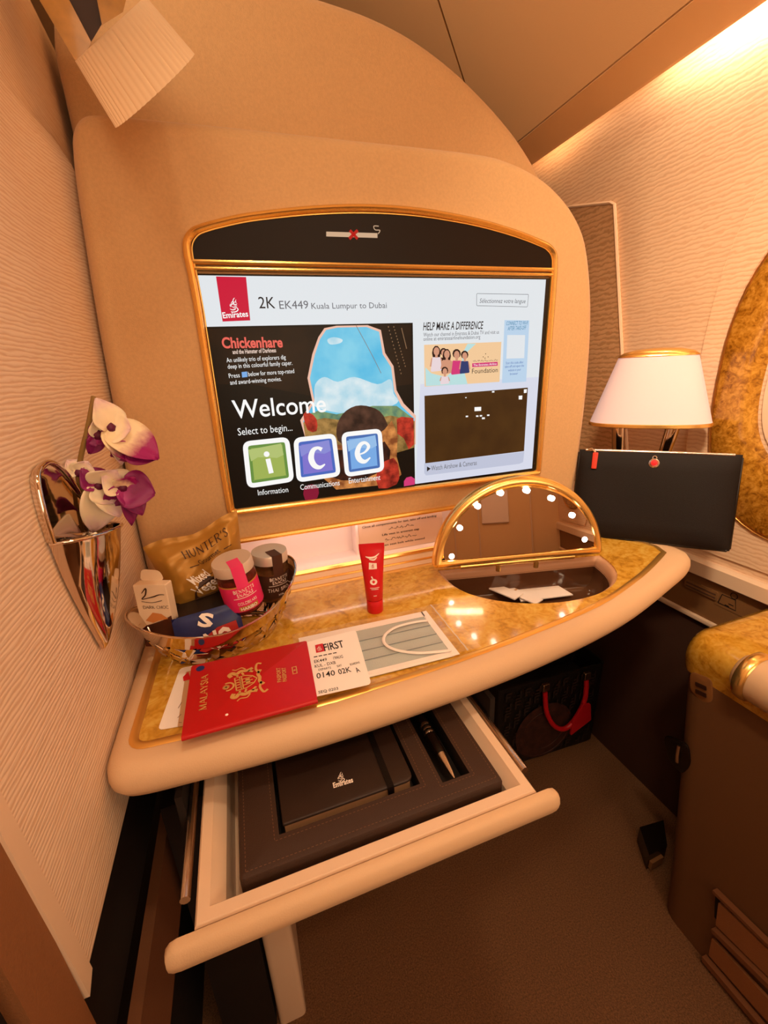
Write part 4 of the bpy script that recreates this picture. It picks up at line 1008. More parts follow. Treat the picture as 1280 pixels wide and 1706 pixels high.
for s_, a, c, h in (('PASPORT', (469, 1136), (467, 1112), 6.5), ('PASSPORT', (478, 1135), (476, 1112), 6.5)):
    p0 = PZ(zt).hit(a); p1 = PZ(zt).hit(c); text_on(b, s_, p0, p1, (PZ(zt).hit((a[0] - h, a[1])) - p0).length, (0, 0, 1), .0003, .02)
b.build('lettering', 'foil_gold', t)
# crest: shield, tigers, crescent and star, scroll; up on the cover points left in the photograph
c0 = PZ(zt).hit((405, 1137)); up = (PZ(zt).hit((372, 1147)) - c0).normalized()
fc = Frame((c0.x, c0.y, zt), V((0, 0, 1)).cross(up) * -1, up)
fc.n = V((0, 0, 1)); k = .0235
b = MB()
def cr(pts, w, closed=False, sm=True): b.ribbon(fc, [(x * k, y * k) for x, y in (pts + pts[:1] if closed else pts)], w * k, .0003, 4, sm)
cr([(-.42, .30), (.42, .30), (.42, -.10), (.25, -.42), (0, -.58), (-.25, -.42), (-.42, -.10)], .06, True, False)
for y in (.10, .02): cr([(-.42, y), (.42, y)], .05, sm=False)
for x in (-.25, -.08, .08, .25): cr([(x, .28), (x, .06)], .06, sm=False)
for x in (-.2, 0, .2): cr([(x, 0), (x, -.40)], .05, sm=False)
cr([(-.15, -.2), (.15, -.2)], .18, sm=False)
for s_ in (-1, 1):
    cr([(s_ * .55, .42), (s_ * .72, .50), (s_ * .80, .36), (s_ * .66, .22), (s_ * .78, .0), (s_ * .70, -.25), (s_ * .78, -.50)], .17)
    cr([(s_ * .62, .22), (s_ * .48, .16)], .09); cr([(s_ * .66, -.02), (s_ * .48, -.08)], .09); cr([(s_ * .68, -.3), (s_ * .52, -.48)], .11)
    cr([(s_ * .82, -.2), (s_ * 1.0, -.05), (s_ * .95, .2), (s_ * 1.05, .34)], .06)
    cr([(s_ * .3, -.72), (s_ * .62, -.62), (s_ * .98, -.72), (s_ * .9, -.9)], .10)
cr([(-.5, -.8), (-.25, -.66), (0, -.70), (.25, -.66), (.5, -.8)], .14)
cr([(.24 * math.cos(math.radians(a)), .62 + .24 * math.sin(math.radians(a))) for a in range(-200, 21, 20)], .08)
for j in range(7):
    a = j * 2 * math.pi / 14; cr([(.15 * math.cos(a), .68 + .15 * math.sin(a)), (-.15 * math.cos(a), .68 - .15 * math.sin(a))], .03, sm=False)
b.build('crest', 'foil_gold', t)
b = MB(); fq = Frame((0, 0, zt), (1, 0, 0), (0, 1, 0))
q = [(p.x, p.y) for p in hits(PZ(zt), [(486, 1112), (494, 1110), (496, 1122), (488, 1124)])]; b.flat(fq, q, .0003, [inset(q, .0009)])
cx = sum(p[0] for p in q) / 4; cy = sum(p[1] for p in q) / 4
b.flat(fq, [(cx + .0012 * math.cos(a * .7854), cy + .0012 * math.sin(a * .7854)) for a in range(8)], .0003); b.ribbon(fq, [(cx - .0028, cy), (cx - .0012, cy)], .0006, .0003, smooth=False); b.ribbon(fq, [(cx + .0012, cy), (cx + .0028, cy)], .0006, .0003, smooth=False)
b.build('chip_symbol', 'foil_gold', t)
b = MB(); q = PZ(zt).hit((334, 1114)); b.lathe([(.0042, .0001), (.0042, .0005)], Frame((q.x, q.y, zt), (1, 0, 0), (0, 1, 0)), 16); lab(b.build('round_sticker', 'blue_dot', t), 'dark blue dot sticker')
b = MB(); q = PZ(zt).hit((378, 1191)); b.lathe([(.0014, .0001), (.0014, .0003)], Frame((q.x, q.y, zt), (1, 0, 0), (0, 1, 0)), 10); b.build('scuff_mark', 'paper', t)

# ------------------------------------------------------------------ red cream tube
t = thing('cream_tube', 'small red cream tube standing upright on its cap', 'tube', (-.094, -.132, ZD + .0006))
ang = math.radians(-16)
fu = Frame((-.094, -.132, ZD + .0006), (math.cos(ang), math.sin(ang), 0), (-math.sin(ang), math.cos(ang), 0))
def ell(fr, a, bb, z, n=28): return [fr.p(a * math.cos(k * 2 * math.pi / n), bb * math.sin(k * 2 * math.pi / n), z) for k in range(n)]
b = MB(); b.loft([ell(fu, .0102, .0102, 0), ell(fu, .0108, .0108, .001), ell(fu, .0108, .0108, .017), ell(fu, .0104, .0104, .018)]); b.build('cap', 'red_paint', t, 40)
b = MB(); b.loft([ell(fu, .0100, .0100, .0185), ell(fu, .0112, .0112, .020), ell(fu, .0125, .0095, .045), ell(fu, .0146, .0060, .072), ell(fu, .0160, .0018, .087), ell(fu, .0163, .0008, .090), ell(fu, .0163, .0008, .0965)]); b.build('tube_body', 'red_paint', t, 50)
def tube_front(x, z):      # on the front of the tapering body
    tb_ = [(.02, .0112, .0112), (.045, .0125, .0095), (.072, .0146, .0060), (.087, .0160, .0018), (.1, .0163, .0008)]
    for (z0_, a0_, b0_), (z1_, a1_, b1_) in zip(tb_, tb_[1:]):
        if z <= z1_: break
    f_ = (z - z0_) / (z1_ - z0_); xa = a0_ + (a1_ - a0_) * f_; yb = b0_ + (b1_ - b0_) * f_
    return fu.p(x, -yb * math.sqrt(max(0, 1 - (x / xa) ** 2)) - .0005, z)
def on_tube(mb, src):
    s_ = MB(); src(s_); mb.add([tube_front(v.x, v.y) for v in s_.v], s_.f)
F2 = Frame((0, 0, 0), (1, 0, 0), (0, 1, 0))
b = MB()
def art(s_):
    s_.flat(F2, [(x * .0065 + .0 , .064 + y * .0085) for x, y in ((-.8, 0), (-.4, 0), (0, 0), (.4, 0), (.8, 0), (.8, .9), (.3, .95), (-.2, 1), (-.7, 1.05))])
    s_.ribbon(F2, [(-.0085, .0805), (-.004, .079), (.003, .0795), (.009, .0835)], [.001, .0022, .0022, .0008])
    s_.ribbon(F2, [(-.004, .077), (.002, .076), (.006, .079)], [.001, .0018, .0008])
    s_.flat(F2, [(.0048 * math.cos(a * .524), .047 + .0042 * math.sin(a * .524)) for a in range(12)]); s_.ribbon(F2, [(-.001, .0512), (-.0024, .0545)], .0016, smooth=False)
    for z, w in ((.0385, .006), (.0365, .0045), (.0275, .002)): s_.ribbon(F2, [(-w + .001, z), (0.0005, z), (w + .001, z)], .0008, smooth=False)
on_tube(b, art); b.build('white_print', 'white_ink', t)
b = MB(); on_tube(b, lambda s_: calligraphy(s_, F2, 0, .066, .005, .0004)); b.v = [q + fu.v * -.0003 for q in b.v]; b.build('emblem', 'red_paint', t)

# ------------------------------------------------------------------ silver basket
BC = V((-.282, -.117, ZD)); bu = V((.934, .357, 0)).normalized(); bv = V((-bu.y, bu.x, 0)); fb = Frame(BC, bu, bv)
t = thing('snack_basket', 'oval silver basket with cut-out sides holding snacks', 'basket', (BC.x, BC.y, ZD))
def brim(a, f):          # f: 0 = foot, 1 = rim
    ra = .060 + .037 * f ** .7; rb = .042 + .026 * f ** .7
    z = .0015 + f * (.058 + .013 * math.cos(2 * a) + .004 * math.cos(a))
    return fb.p(ra * math.cos(a), rb * math.sin(a), z)
NA = 72
A_ = [k * 2 * math.pi / NA for k in range(NA)]
b = MB(); rr = []
for f, o in ((.60, 0), (.8, 0), (1.0, 0), (1.01, 0.0), (.985, .0016), (.8, .0016), (.60, .0016)):
    rr.append([brim(a, f) - (bu * math.cos(a) + bv * math.sin(a)) * o for a in A_])
rr.append(rr[0]); b.loft(rr, True, False, False); b.build('rim_band', 'chrome', t, 40)
b = MB(); b.tube([brim(a, 1.0) for a in A_], .0013, 6, True); b.build('rim_edge', 'chrome', t, 60)
b = MB(); b.tube([brim(a, .02) for a in A_], .0016, 6, True); b.loft([[brim(a, .0) for a in A_], [fb.p(.052 * math.cos(a), .034 * math.sin(a), .002) for a in A_]], True, False, False); b.build('foot_ring', 'chrome', t, 60)
b = MB(); rnd = random.Random(11)
def strip(a0, f0, a1, f1, w):
    n = 5; L = []; R = []
    for i in range(n + 1):
        a = a0 + (a1 - a0) * i / n; f = f0 + (f1 - f0) * i / n
        q = brim(a, f); d = (brim(a1, f1) - brim(a0, f0)).normalized(); nn = (bu * math.cos(a) + bv * math.sin(a)); s_ = d.cross(nn).normalized() * w
        L.append(q - s_); R.append(q + s_)
    b.loft([L, R, [q - (bu * math.cos(a0) + bv * math.sin(a0)) * .0012 for q in R], [q - (bu * math.cos(a0) + bv * math.sin(a0)) * .0012 for q in L], L], False, False, False)
k = 0; a = 0
while a < 2 * math.pi:
    w = rnd.uniform(.30, .46)
    strip(a, .03, a + w * rnd.uniform(.7, 1.1), .62, .0042); strip(a + w, .03, a + w * rnd.uniform(-.1, .25), .62, .0036)
    if k % 2: strip(a + w * .2, .34, a + w * 1.3, .30, .0030)
    a += w * .95; k += 1
b.build('lattice', 'chrome', t, 30)

# snacks
def rotz(v, a): return V((v.x * math.cos(a) - v.y * math.sin(a), v.x * math.sin(a) + v.y * math.cos(a), v.z))
# bag of vegetable chips
co = V((-.288, -.092, -.205)); cn = (CAM - co); cn.z *= .55; cn.normalize()
pc = Plane(co, cn)
h4 = hits(pc, [(238, 912), (395, 852), (408, 968), (296, 1012)])
t = thing('chips_bag', 'golden foil bag of vegetable chips standing in the basket', 'chips bag', (co.x, co.y, ZD + .01))
fcb = Frame(h4[0], h4[1] - h4[0], h4[0] - h4[3])
if fcb.n.dot(cn) < 0: fcb.n = -fcb.n
def bagpt(u, v, side):
    q = h4[0].lerp(h4[1], u).lerp(h4[3].lerp(h4[2], u), v)
    e = min(1, min(u, 1 - u) * 7) ** .6 * min(1, min(v - .07, 1.0 - v) * 5 if v > .07 else 0) ** .7 if v > .07 else 0
    puff = .014 * e * (1 + .18 * math.sin(u * 17 + v * 5) * math.sin(v * 13))
    crimp = .0007 * math.sin(u * 40) if v < .07 else 0
    sag = -.004 * math.sin(u * math.pi) * (1 - v) + .003 * math.sin(u * 9) * (1 - v)
    return q + fcb.n * ((puff + .0004) * side + crimp) + V((0, 0, sag))
b = MB(); b.grid(lambda u, v: bagpt(u, v, 1), 34, 28); b.grid(lambda u, v: bagpt(u, v, -.8), 34, 28)
b.build('foil', 'chips_foil', t, 60)
def on_bag(mb, src):
    s_ = MB(); src(s_); mb.add([bagpt(v.x, v.y, 1) + fcb.n * .0013 for v in s_.v], s_.f)
def bagtext(mb, s, u0, v0, u1, v1, h, serif=False, **kw):
    s_ = MB()
    if serif: serif_text(s_, s, (u0, v0, 0), (u1, v1, 0), -h, (0, 0, 1), 0, .12)
    else: text_on(s_, s, (u0, v0, 0), (u1, v1, 0), -h, (0, 0, 1), 0, **kw)
    mb.add([bagpt(v.x, v.y, 1) + fcb.n * .0016 for v in s_.v], s_.f)
b = MB(); bagtext(b, "HUNTER'S", .34, .33, .86, .27, .12, True); bagtext(b, 'Gourmet', .49, .47, .74, .43, .08, italic=.3)
for u0, u1, v_ in ((.36, .47, .47), (.78, .88, .42)): on_bag(b, lambda s_: s_.ribbon(F2, [(u0, v_), (u1, v_ - .01)], .012, smooth=False))
b.build('dark_lettering', 'chips_brown', t)
b = MB(); on_bag(b, lambda s_: s_.flat(F2, [(.26, .98), (.30, .86), (.36, .80), (.40, .72), (.55, .66), (.7, .60), (.86, .58), (.95, .62), (.97, .8), (.9, .98)])); b.build('dark_patch', 'chips_brown', t)
b = MB(); bagtext(b, 'Mixed', .34, .74, .56, .67, .14, bold=.02, italic=.2); bagtext(b, 'Vegetable', .34, .93, .92, .75, .16, bold=.02, italic=.2); bagtext(b, 'chips', .66, .97, .86, .92, .1, bold=.01, italic=.2)
b.v = [q + fcb.n * .0006 for q in b.v]; b.build('white_lettering', 'white_ink', t)

def jar(label, base, lean, r, h, body, lab_m, fill, title, sub, tz, strip_m):
    """screw-lid snack jar, its label facing direction tz"""
    t = thing('snack_jar', label, 'jar', base, 'snack jars in the basket')
    up = V(lean).normalized(); u = V(tz); u = (u - up * u.dot(up)).normalized()       # u = facing
    fr = Frame(base, u.cross(up) * -1, u); fr.n = up; fr.v = u
    fr.u = up.cross(u)
    def L(prof, name, m, n=32): mm = MB(); mm.lathe(prof, fr, n); return mm.build(name, m, t, 40)
    L([(r * .9, 0), (r, .003), (r, h * .72), (r * .93, h * .78), (r * .93, h * .8)], 'glass', body)
    L([(r * .88, .002), (r * .92, .005), (r * .92, h * .6), (r * .7, h * .66), (r * .3, h * .68)], 'contents', fill)
    L([(r * .96, h * .80), (r * 1.02, h * .81), (r * 1.02, h * .96), (r * .98, h), (r * .85, h * 1.0)], 'lid', 'lid_silver')
    mm = MB(); m2 = MB()
    def cyl(a, z, rr): return fr.p(rr * math.sin(a), rr * math.cos(a), z)
    AA = 1.75
    mm.grid(lambda uu, vv: cyl(-AA + 2 * AA * uu, h * (.10 + .50 * vv), r * 1.012), 24, 1); o = mm.build('label', lab_m, t, 60)
    m2 = MB(); w = .30
    m2.grid(lambda uu, vv: cyl(-w + 2 * w * uu, h * (.58 + .44 * vv), r * 1.035), 4, 6); m2.grid(lambda uu, vv: fr.p(r * math.sin(w) * (uu * 2 - 1), r * 1.03 * (1 - vv * .9), h * 1.006), 4, 4)
    m2.build('seal_strip', strip_m, t, 40)
    txt = MB()
    for s_, a0, a1, z, hh in title + sub:
        q = MB(); (serif_text(q, s_, (a0, z, 0), (a1, z, 0), hh, (0, 0, 1), 0, .17)); txt.add([cyl(v.x, h * v.y, r * 1.03) for v in q.v], q.f)
    q = MB(); q.ribbon(F2, [(-.62 + k * .124, .385) for k in range(11)], .012, smooth=False); txt.add([cyl(v.x, h * v.y, r * 1.03) for v in q.v], q.f)
    txt.build('lettering', 'white_ink', t)
    return t, fr, cyl
j1 = V((-.254, -.122, -.234))
def facing(b_): d = CAM - b_; d.z = 0; return d
t, fr, cyl = jar('glass jar with bright pink label in front of the golden chips bag', j1, (-.12, -.10, 1), .0225, .066, 'clear_glass', 'pink_label', 'candy_red', [('BENNETTS', -.55, .55, .50, .06), ('SNACKS', -.42, .42, .415, .06)], [('GOLDBEARS', -.5, .5, .25, .05)], facing(j1) + V((.1, 0, 0)), mat('pink_strip', 'F0407C', .4))
b = MB(); b.grid(lambda u, v: cyl(-1.75 + 3.5 * u, .066 * (.60 + .03 * v), .0225 * 1.013), 24, 1); b.build('mustard_band', 'mustard', t, 60)
b = MB(); b.grid(lambda u, v: cyl(-.5 + 1.0 * u, .066 * (.12 + .09 * v), .0225 * 1.022), 8, 1); b.build('name_patch', 'mustard', t, 60)
b = MB(); q = MB(); text_on(q, 'HARIBO', (-.42, .135, 0), (.42, .135, 0), .06, (0, 0, 1), 0, .03); b.add([cyl(v.x, .066 * v.y, .0225 * 1.04) for v in q.v], q.f); b.build('name_lettering', 'white_ink', t)
j2 = V((-.219, -.080, -.250))
jar('glass jar of nuts with brown label at the right end of the basket', j2, (.02, -.04, 1), .0225, .066, 'clear_glass', 'brown_label', 'nut_brown', [('BENNETTS', -.55, .55, .50, .055), ('SNACKS', -.42, .42, .42, .055)], [('THAI SPICE', -.7, .7, .26, .065), ('MIX', -.15, .15, .16, .035)], facing(j2) + V((.22, 0, 0)), 'brown_label')

# dark chocolate carton
t = thing('chocolate_carton', 'cream and brown chocolate carton at the left end of the basket', 'carton', (-.352, -.127, -.262))
ce = V((-.352, -.128, -.262)); fcx = Frame(ce, (.92, -.38, 0), (-.02, .05, 1)); fcx.n = fcx.u.cross(fcx.v)
if fcx.n.dot(CAM - ce) < 0: fcx.n = -fcx.n
W2, Hc, D2 = .019, .078, .012
b = MB(); b.plate(fcx, rrect(2 * W2, Hc, .001, 1), D2, -D2 / 1, bev=.0006); b.v = [q + fcx.v * Hc / 2 for q in b.v]; b.build('box', 'carton_cream', t)
b = MB(); b.flat(fcx, [(-W2, 0), (W2, 0), (W2, .040), (.008, .034), (-.004, .030), (-W2, .026)], .0004); b.build('brown_print', 'choco', t)
b = MB(); b.flat(fcx, [(-.012, .034), (-.002, .044), (.008, .042), (.015, .036), (.004, .034), (-.004, .031)], .0006); b.build('toffee_print', 'toffee', t)
b = MB(); p0 = fcx.p(-.010, .062, .0004); b.ribbon(fcx, [(-.010, .068), (-.004, .074), (-.006, .066), (-.011, .061), (-.004, .062), (.004, .064), (.010, .066), (.016, .066)], [.0008, .0016, .0016, .001, .001, .0014, .001, .0006], .0008)
b.ribbon(fcx, [(-.012, .058), (0, .0565), (.012, .059)], .0007, .0008)
serif_text(b, 'DARK CHOC', fcx.p(-.012, .049), fcx.p(.018, .049), .0034, fcx.n, .0008, .15); b.build('lettering', 'chips_brown', t)
b = MB(); b.plate(fcx, round_poly([(-W2 * .9, Hc), (W2 * .6, Hc), (W2 * .4, Hc + .012), (-W2 * .7, Hc + .014)], .005, 4), .0006, -D2); b.build('flap', 'carton_cream', t)
# black round tin
tb = V((-.306, -.104, -.256)); up = V((.02, -.42, 1)).normalized()
t = thing('round_tin', 'black round tin lying behind the blue packet in the basket', 'tin', tb)
fr = Frame(tb, (1, 0, 0), (0, 1, .3)); fr.n = up
b = MB(); b.lathe([(.029, 0), (.031, .002), (.031, .020)], fr, 36); b.build('body', 'tin_black', t, 40)
b = MB(); b.lathe([(.0318, .017), (.0322, .019), (.0322, .029), (.031, .031), (.027, .0315), (.0265, .030), (.002, .0298)], fr, 36); b.build('lid', 'tin_black', t, 40)
# blue packet with white letters
q0 = V((-.330, -.160, -.270)); uu = V((.95, .06, .06)).normalized(); fr = Frame(q0, uu, V((-.05, .42, .90))); 
if fr.n.dot(CAM - q0) < 0: fr.n = -fr.n
t = thing('snack_packet', 'blue snack packet with white letters at the front of the basket', 'packet', q0)
b = MB(); b.grid(lambda u, v: fr.p(u * .072, v * .050, .004 * (math.sin(u * math.pi) * math.sin(v * math.pi)) ** .4), 16, 12); b.grid(lambda u, v: fr.p(u * .072, v * .050, -.010 * (math.sin(u * math.pi) * math.sin(v * math.pi)) ** .4), 16, 12)
b.build('wrapper', 'packet_blue', t, 60)
b = MB(); text_on(b, 'S', fr.p(.025, .036), fr.p(.040, .030), .014, fr.n, .0058, .04); text_on(b, 'NO', fr.p(.030, .006), fr.p(.060, .008), .018, fr.n, .0058, .05); b.build('lettering', 'white_ink', t)
b = MB(); b.flat(fr, [(.03, .003), (.068, .006), (.066, .03), (.045, .028), (.032, .022)], .0049); b.build('red_print', 'packet_red', t)

# ------------------------------------------------------------------ chrome wall vase and orchid
vb = V((XW, -.19, -.21))
t = thing('wall_vase', 'chrome cone vase fixed to the ribbed left partition', 'vase', vb)
fw = Frame((XW, 0, 0), (0, -1, 0), (0, 0, 1)); fw.n = V((1, 0, 0))       # out of the wall
pw = PX(XW + .003)
bk = [fw.loc(q) for q in hits(pw, [(84, 905), (70, 862), (59, 818), (57, 792), (66, 776), (80, 771), (102, 786), (128, 820), (152, 856), (172, 893)])]
bk = [tuple(p) for p in bez(bk, 4)]
b = MB(); b.loft([[fw.p(*p, .0005) for p in bk], [fw.p(*p, .004) for p in bk], [fw.p(*p, .005) for p in inset(bk, .002)], [fw.p(*p, .0025) for p in inset(bk, .006)]], True, True, True); b.build('back_plate', 'chrome', t, 60)
b = MB(); b.tube([fw.p(*p, .005) for p in bk], .0024, 8); b.build('plate_rim', 'chrome', t, 60)
cl = bez([V(fw.loc(q)) for q in hits(pw, [(85, 907), (106, 960), (135, 1018), (171, 1081)])], 8)
tipp = cl[-1]; cr_ = bez([V((.135, -.105)), V((.142, -.140)), V((.160, -.175)), tipp + V((-.002, 0))], 8)
def cone(s_, th, off=0):   # s 0 rim .. 1 tip ; th -1 left .. 1 right
    k = min(len(cl) - 1.0001, s_ * (len(cl) - 1)); i_ = int(k); f_ = k - i_
    a_ = cl[i_].lerp(cl[i_ + 1], f_); c_ = cr_[i_].lerp(cr_[i_ + 1], f_)
    p_ = a_.lerp(c_, .5 + .5 * math.sin(th * math.pi / 2)); d = .030 * (1 - s_) ** .75 + .003
    return fw.p(p_.x, p_.y, .002 + (d - off) * math.cos(th * math.pi / 2) ** .7 if abs(th) < 1 else .002)
b = MB(); b.grid(lambda u, v: cone(v, u * 2 - 1), 28, 24); b.grid(lambda u, v: cone(v * .97, u * 2 - 1, .0016), 28, 24); b.build('cone_pocket', 'chrome', t, 60)
b = MB(); b.tube([cone(0, -1 + k / 14) for k in range(29)], .0016, 8); b.build('pocket_rim', 'chrome', t, 60)

def petal_mat(name, base, tip, p0, p1):
    m = bpy.data.materials.new(name); m.use_nodes = True; nt = m.node_tree; bs = nt.nodes['Principled BSDF']
    at_ = nt.nodes.new('ShaderNodeUVMap'); sx = nt.nodes.new('ShaderNodeSeparateXYZ'); r = nt.nodes.new('ShaderNodeValToRGB')
    nz = nt.nodes.new('ShaderNodeTexNoise'); nz.inputs['Scale'].default_value = 6; ad = nt.nodes.new('ShaderNodeMath'); ad.operation = 'MULTIPLY_ADD'; ad.inputs[1].default_value = .25
    nt.links.new(at_.outputs[0], sx.inputs[0]); nt.links.new(nz.outputs['Fac'], ad.inputs[0]); nt.links.new(sx.outputs['Y'], ad.inputs[2]); nt.links.new(ad.outputs[0], r.inputs['Fac'])
    e = r.color_ramp.elements; e[0].position = p0; e[0].color = (*lin(base), 1); e[1].position = p1; e[1].color = (*lin(tip), 1)
    nt.links.new(r.outputs['Color'], bs.inputs['Base Color']); bs.inputs['Roughness'].default_value = .5
    bs.inputs['Subsurface Weight'].default_value = .15; bs.inputs['Subsurface Radius'].default_value = (.004, .002, .001)
    MAT[name] = m
petal_mat('petal_white', 'F2DDB8', '9A0868', .50, .80); petal_mat('petal_pale', 'F4E2C4', 'E8C8C8', .7, 1.1); petal_mat('petal_purple', 'B83A8C', '84085E', .10, .50)
def petal(name, base, d, nrm, ln, wd, m, parent, curl=.3, cup=.25):
    d = V(d).normalized(); nrm = V(nrm); nrm = (nrm - d * nrm.dot(d)).normalized(); s_ = d.cross(nrm)
    me = MB(); NU, NV = 8, 10; uv = []
    def fn(u, v):
        w = wd * .5 * (math.sin(math.pi * min(1, (.08 + v * .95)) ** .8) ** .7 + .06); x = (u * 2 - 1)
        return V(base) + d * (ln * v) + s_ * (w * x) + nrm * (cup * w * x * x - curl * ln * v * v + .0008 * math.sin(x * 5 + v * 9))
    me.grid(fn, NU, NV)
    o = me.build(name, m, parent, 80)
    lay = o.data.uv_layers.new(name='UVMap')
    base_ = V(base); 
    par = o.parent; off = V((0, 0, 0)); q_ = par
    while q_ is not None: off += q_.location; q_ = q_.parent
    for lp_ in o.data.loops:
        co_ = o.data.vertices[lp_.vertex_index].co + off - base_
        lay.data[lp_.index].uv = (co_.dot(s_) / wd + .5, max(0, min(1, co_.dot(d) / ln)))
    md_ = o.modifiers.new('thickness', 'SOLIDIFY'); md_.thickness = .0007
    return o
PF = PY(-.165)
stem = [V((-.372, -.160, -.125)), V((-.374, -.158, -.075)), PF.hit((131, 800)), PF.hit((135, 760)), PF.hit((146, 715)), PF.hit((150, 662)) + V((0, .012, 0))]
t = thing('orchid_spray', 'white and purple orchid blossoms on a stem in the chrome wall vase', 'flower', stem[0])
b = MB(); b.tube(bez(stem, 6), [.0022] * 31, 8); b.build('stem', 'stem_green', t, 60)
def blossom(px, face, s, spec, lipd=None):
    c = PF.hit(px) + V((.006, 0, 0)); face = V(face).normalized()
    core = MB(); core.lathe([(.0005, -.004 * s), (.004 * s, -.002 * s), (.0045 * s, .002 * s), (.001, .006 * s)], Frame(c, (1, 0, 0), (0, 1, 0)), 12)
    o = core.build('blossom', 'petal_lip', t, 60)
    for dpx, ln, wd, m, cu in spec:
        tip = PF.hit((px[0] + dpx[0], px[1] + dpx[1])); d = tip - PF.hit(px)
        dd = d + face * (d.length * .25)
        petal('petal', c, dd, face, ln * d.length, wd, m, o, cu)
    return o
# stem attached buds and blossoms
blossom((152, 728), (.6, -.8, .1), 1, [((-22, 0), 1.1, .018, 'petal_purple', .1), ((-16, 28), 1.0, .014, 'petal_purple', .2), ((20, 8), 1.0, .016, 'petal_purple', .1), ((-4, -30), 1.0, .016, 'petal_pale', .2)])
blossom((172, 715), (.75, -.65, .25), 1, [((-22, -45), 1.1, .030, 'petal_pale', .25), ((40, 60), 1.0, .036, 'petal_white', .1), ((74, 52), 1.05, .038, 'petal_white', .12), ((20, 58), 1.0, .020, 'petal_pale', .3), ((35, 5), 1.0, .030, 'petal_pale', -.1)])
blossom((206, 745), (.8, -.6, .0), 1, [((40, 20), 1.05, .034, 'petal_purple', .15), ((-34, 14), 1.0, .022, 'petal_purple', .1), ((14, 28), 1.0, .024, 'petal_purple', .2)])
blossom((152, 812), (.7, -.7, .1), 1, [((-26, -26), 1.15, .026, 'petal_purple', .2), ((-20, 40), 1.0, .020, 'petal_purple', .25), ((22, 30), 1.0, .03, 'petal_pale', .1), ((-10, 74), 1.0, .034, 'petal_pale', .2), ((34, 50), 1.0, .026, 'petal_pale', .2), ((30, -28), 1.0, .034, 'petal_pale', .1)])
blossom((192, 815), (.8, -.6, .05), 1, [((52, 10), 1.05, .036, 'petal_purple', .1), ((30, 40), 1.1, .026, 'petal_purple', .2), ((16, 60), 1.0, .018, 'petal_purple', .25), ((-30, 26), 1.0, .022, 'petal_purple', .1), ((20, -20), 1.0, .030, 'petal_white', .1), ((-36, -22), 1.0, .030, 'petal_pale', .0)])
blossom((120, 790), (.5, -.8, .2), 1, [((-18, -18), 1.2, .020, 'petal_pale', .2), ((14, -20), 1.0, .020, 'petal_pale', .2)])

# ------------------------------------------------------------------ lamp and pouch on the side shelf
b = MB(); b.loft([[(x, y, z) for x, y in [(.446, -.06), (.59, -.06), (.599, .28), (.446, .28)]] for z in (ZD - .03, ZD)]); o = b.build('side_shelf', 'desk_leather'); tag(o, 'cream side shelf under the lamp beside the cabin wall', 'shelf')
ul = V((-.709, .705, 0)); nl = V((-.705, -.709, 0)); lc = V((.497, -.003, 0))
fl = Frame((lc.x, lc.y, 0), ul, nl); fl.n = V((0, 0, 1))
t = thing('table_lamp', 'glowing white shaded table lamp with gold cap and chrome legs', 'lamp', (lc.x, lc.y, ZD))
def shp(a, bb, z): return [fl.p(a * abs(math.cos(q)) ** .8 * math.copysign(1, math.cos(q)), bb * abs(math.sin(q)) ** .8 * math.copysign(1, math.sin(q)), z) for q in [k * 2 * math.pi / 40 for k in range(40)]]
b = MB(); b.loft([shp(.0985, .052, -.0855), shp(.0615, .036, .031)], True, False, False); b.loft([shp(.0965, .050, -.0855), shp(.0595, .034, .031)], True, False, False); b.build('lamp_shade', 'shade_glass', t, 60)
b = MB(); b.loft([shp(.0985, .052, -.0845), shp(.1005, .0535, -.0855), shp(.1005, .0535, -.0905), shp(.096, .050, -.092), shp(.093, .047, -.0905)], True, False, True); b.build('shade_rim', 'gold', t, 50)
b = MB(); b.loft([shp(.063, .037, .030), shp(.063, .037, .032), shp(.054, .032, .038), shp(.036, .022, .0425), shp(.008, .006, .0445)]); b.build('cap', 'gold', t, 60)
for s_, top, bot in ((1, .048, .030), (-1, -.042, -.020)):
    b = MB(); rings = []
    for k_ in range(7):
        f_ = k_ / 6; z = -.091 + (ZD + .012 + .091) * f_; c_ = top + (bot - top) * f_
        w_ = .012 - .003 * f_
        rings.append([fl.p(c_ + w_ * math.cos(q), .010 * math.sin(q), z) for q in [i * 2 * math.pi / 16 for i in range(16)]])
    b.loft(rings); b.build('leg', 'chrome', t, 60)
b = MB(); b.loft([shp(.055, .036, ZD + .0003), shp(.055, .036, ZD + .008), shp(.050, .032, ZD + .013)]); b.build('base', 'gold', t, 50)
for sx_ in (-.04, .04):
    l = bpy.data.lights.new('lamp_bulb', 'POINT'); l.energy = .08; l.color = (1, .70, .55); l.shadow_soft_size = .015
    o = bpy.data.objects.new('lamp_bulb', l); COL.objects.link(o); o.location = fl.p(sx_, 0, -.06)

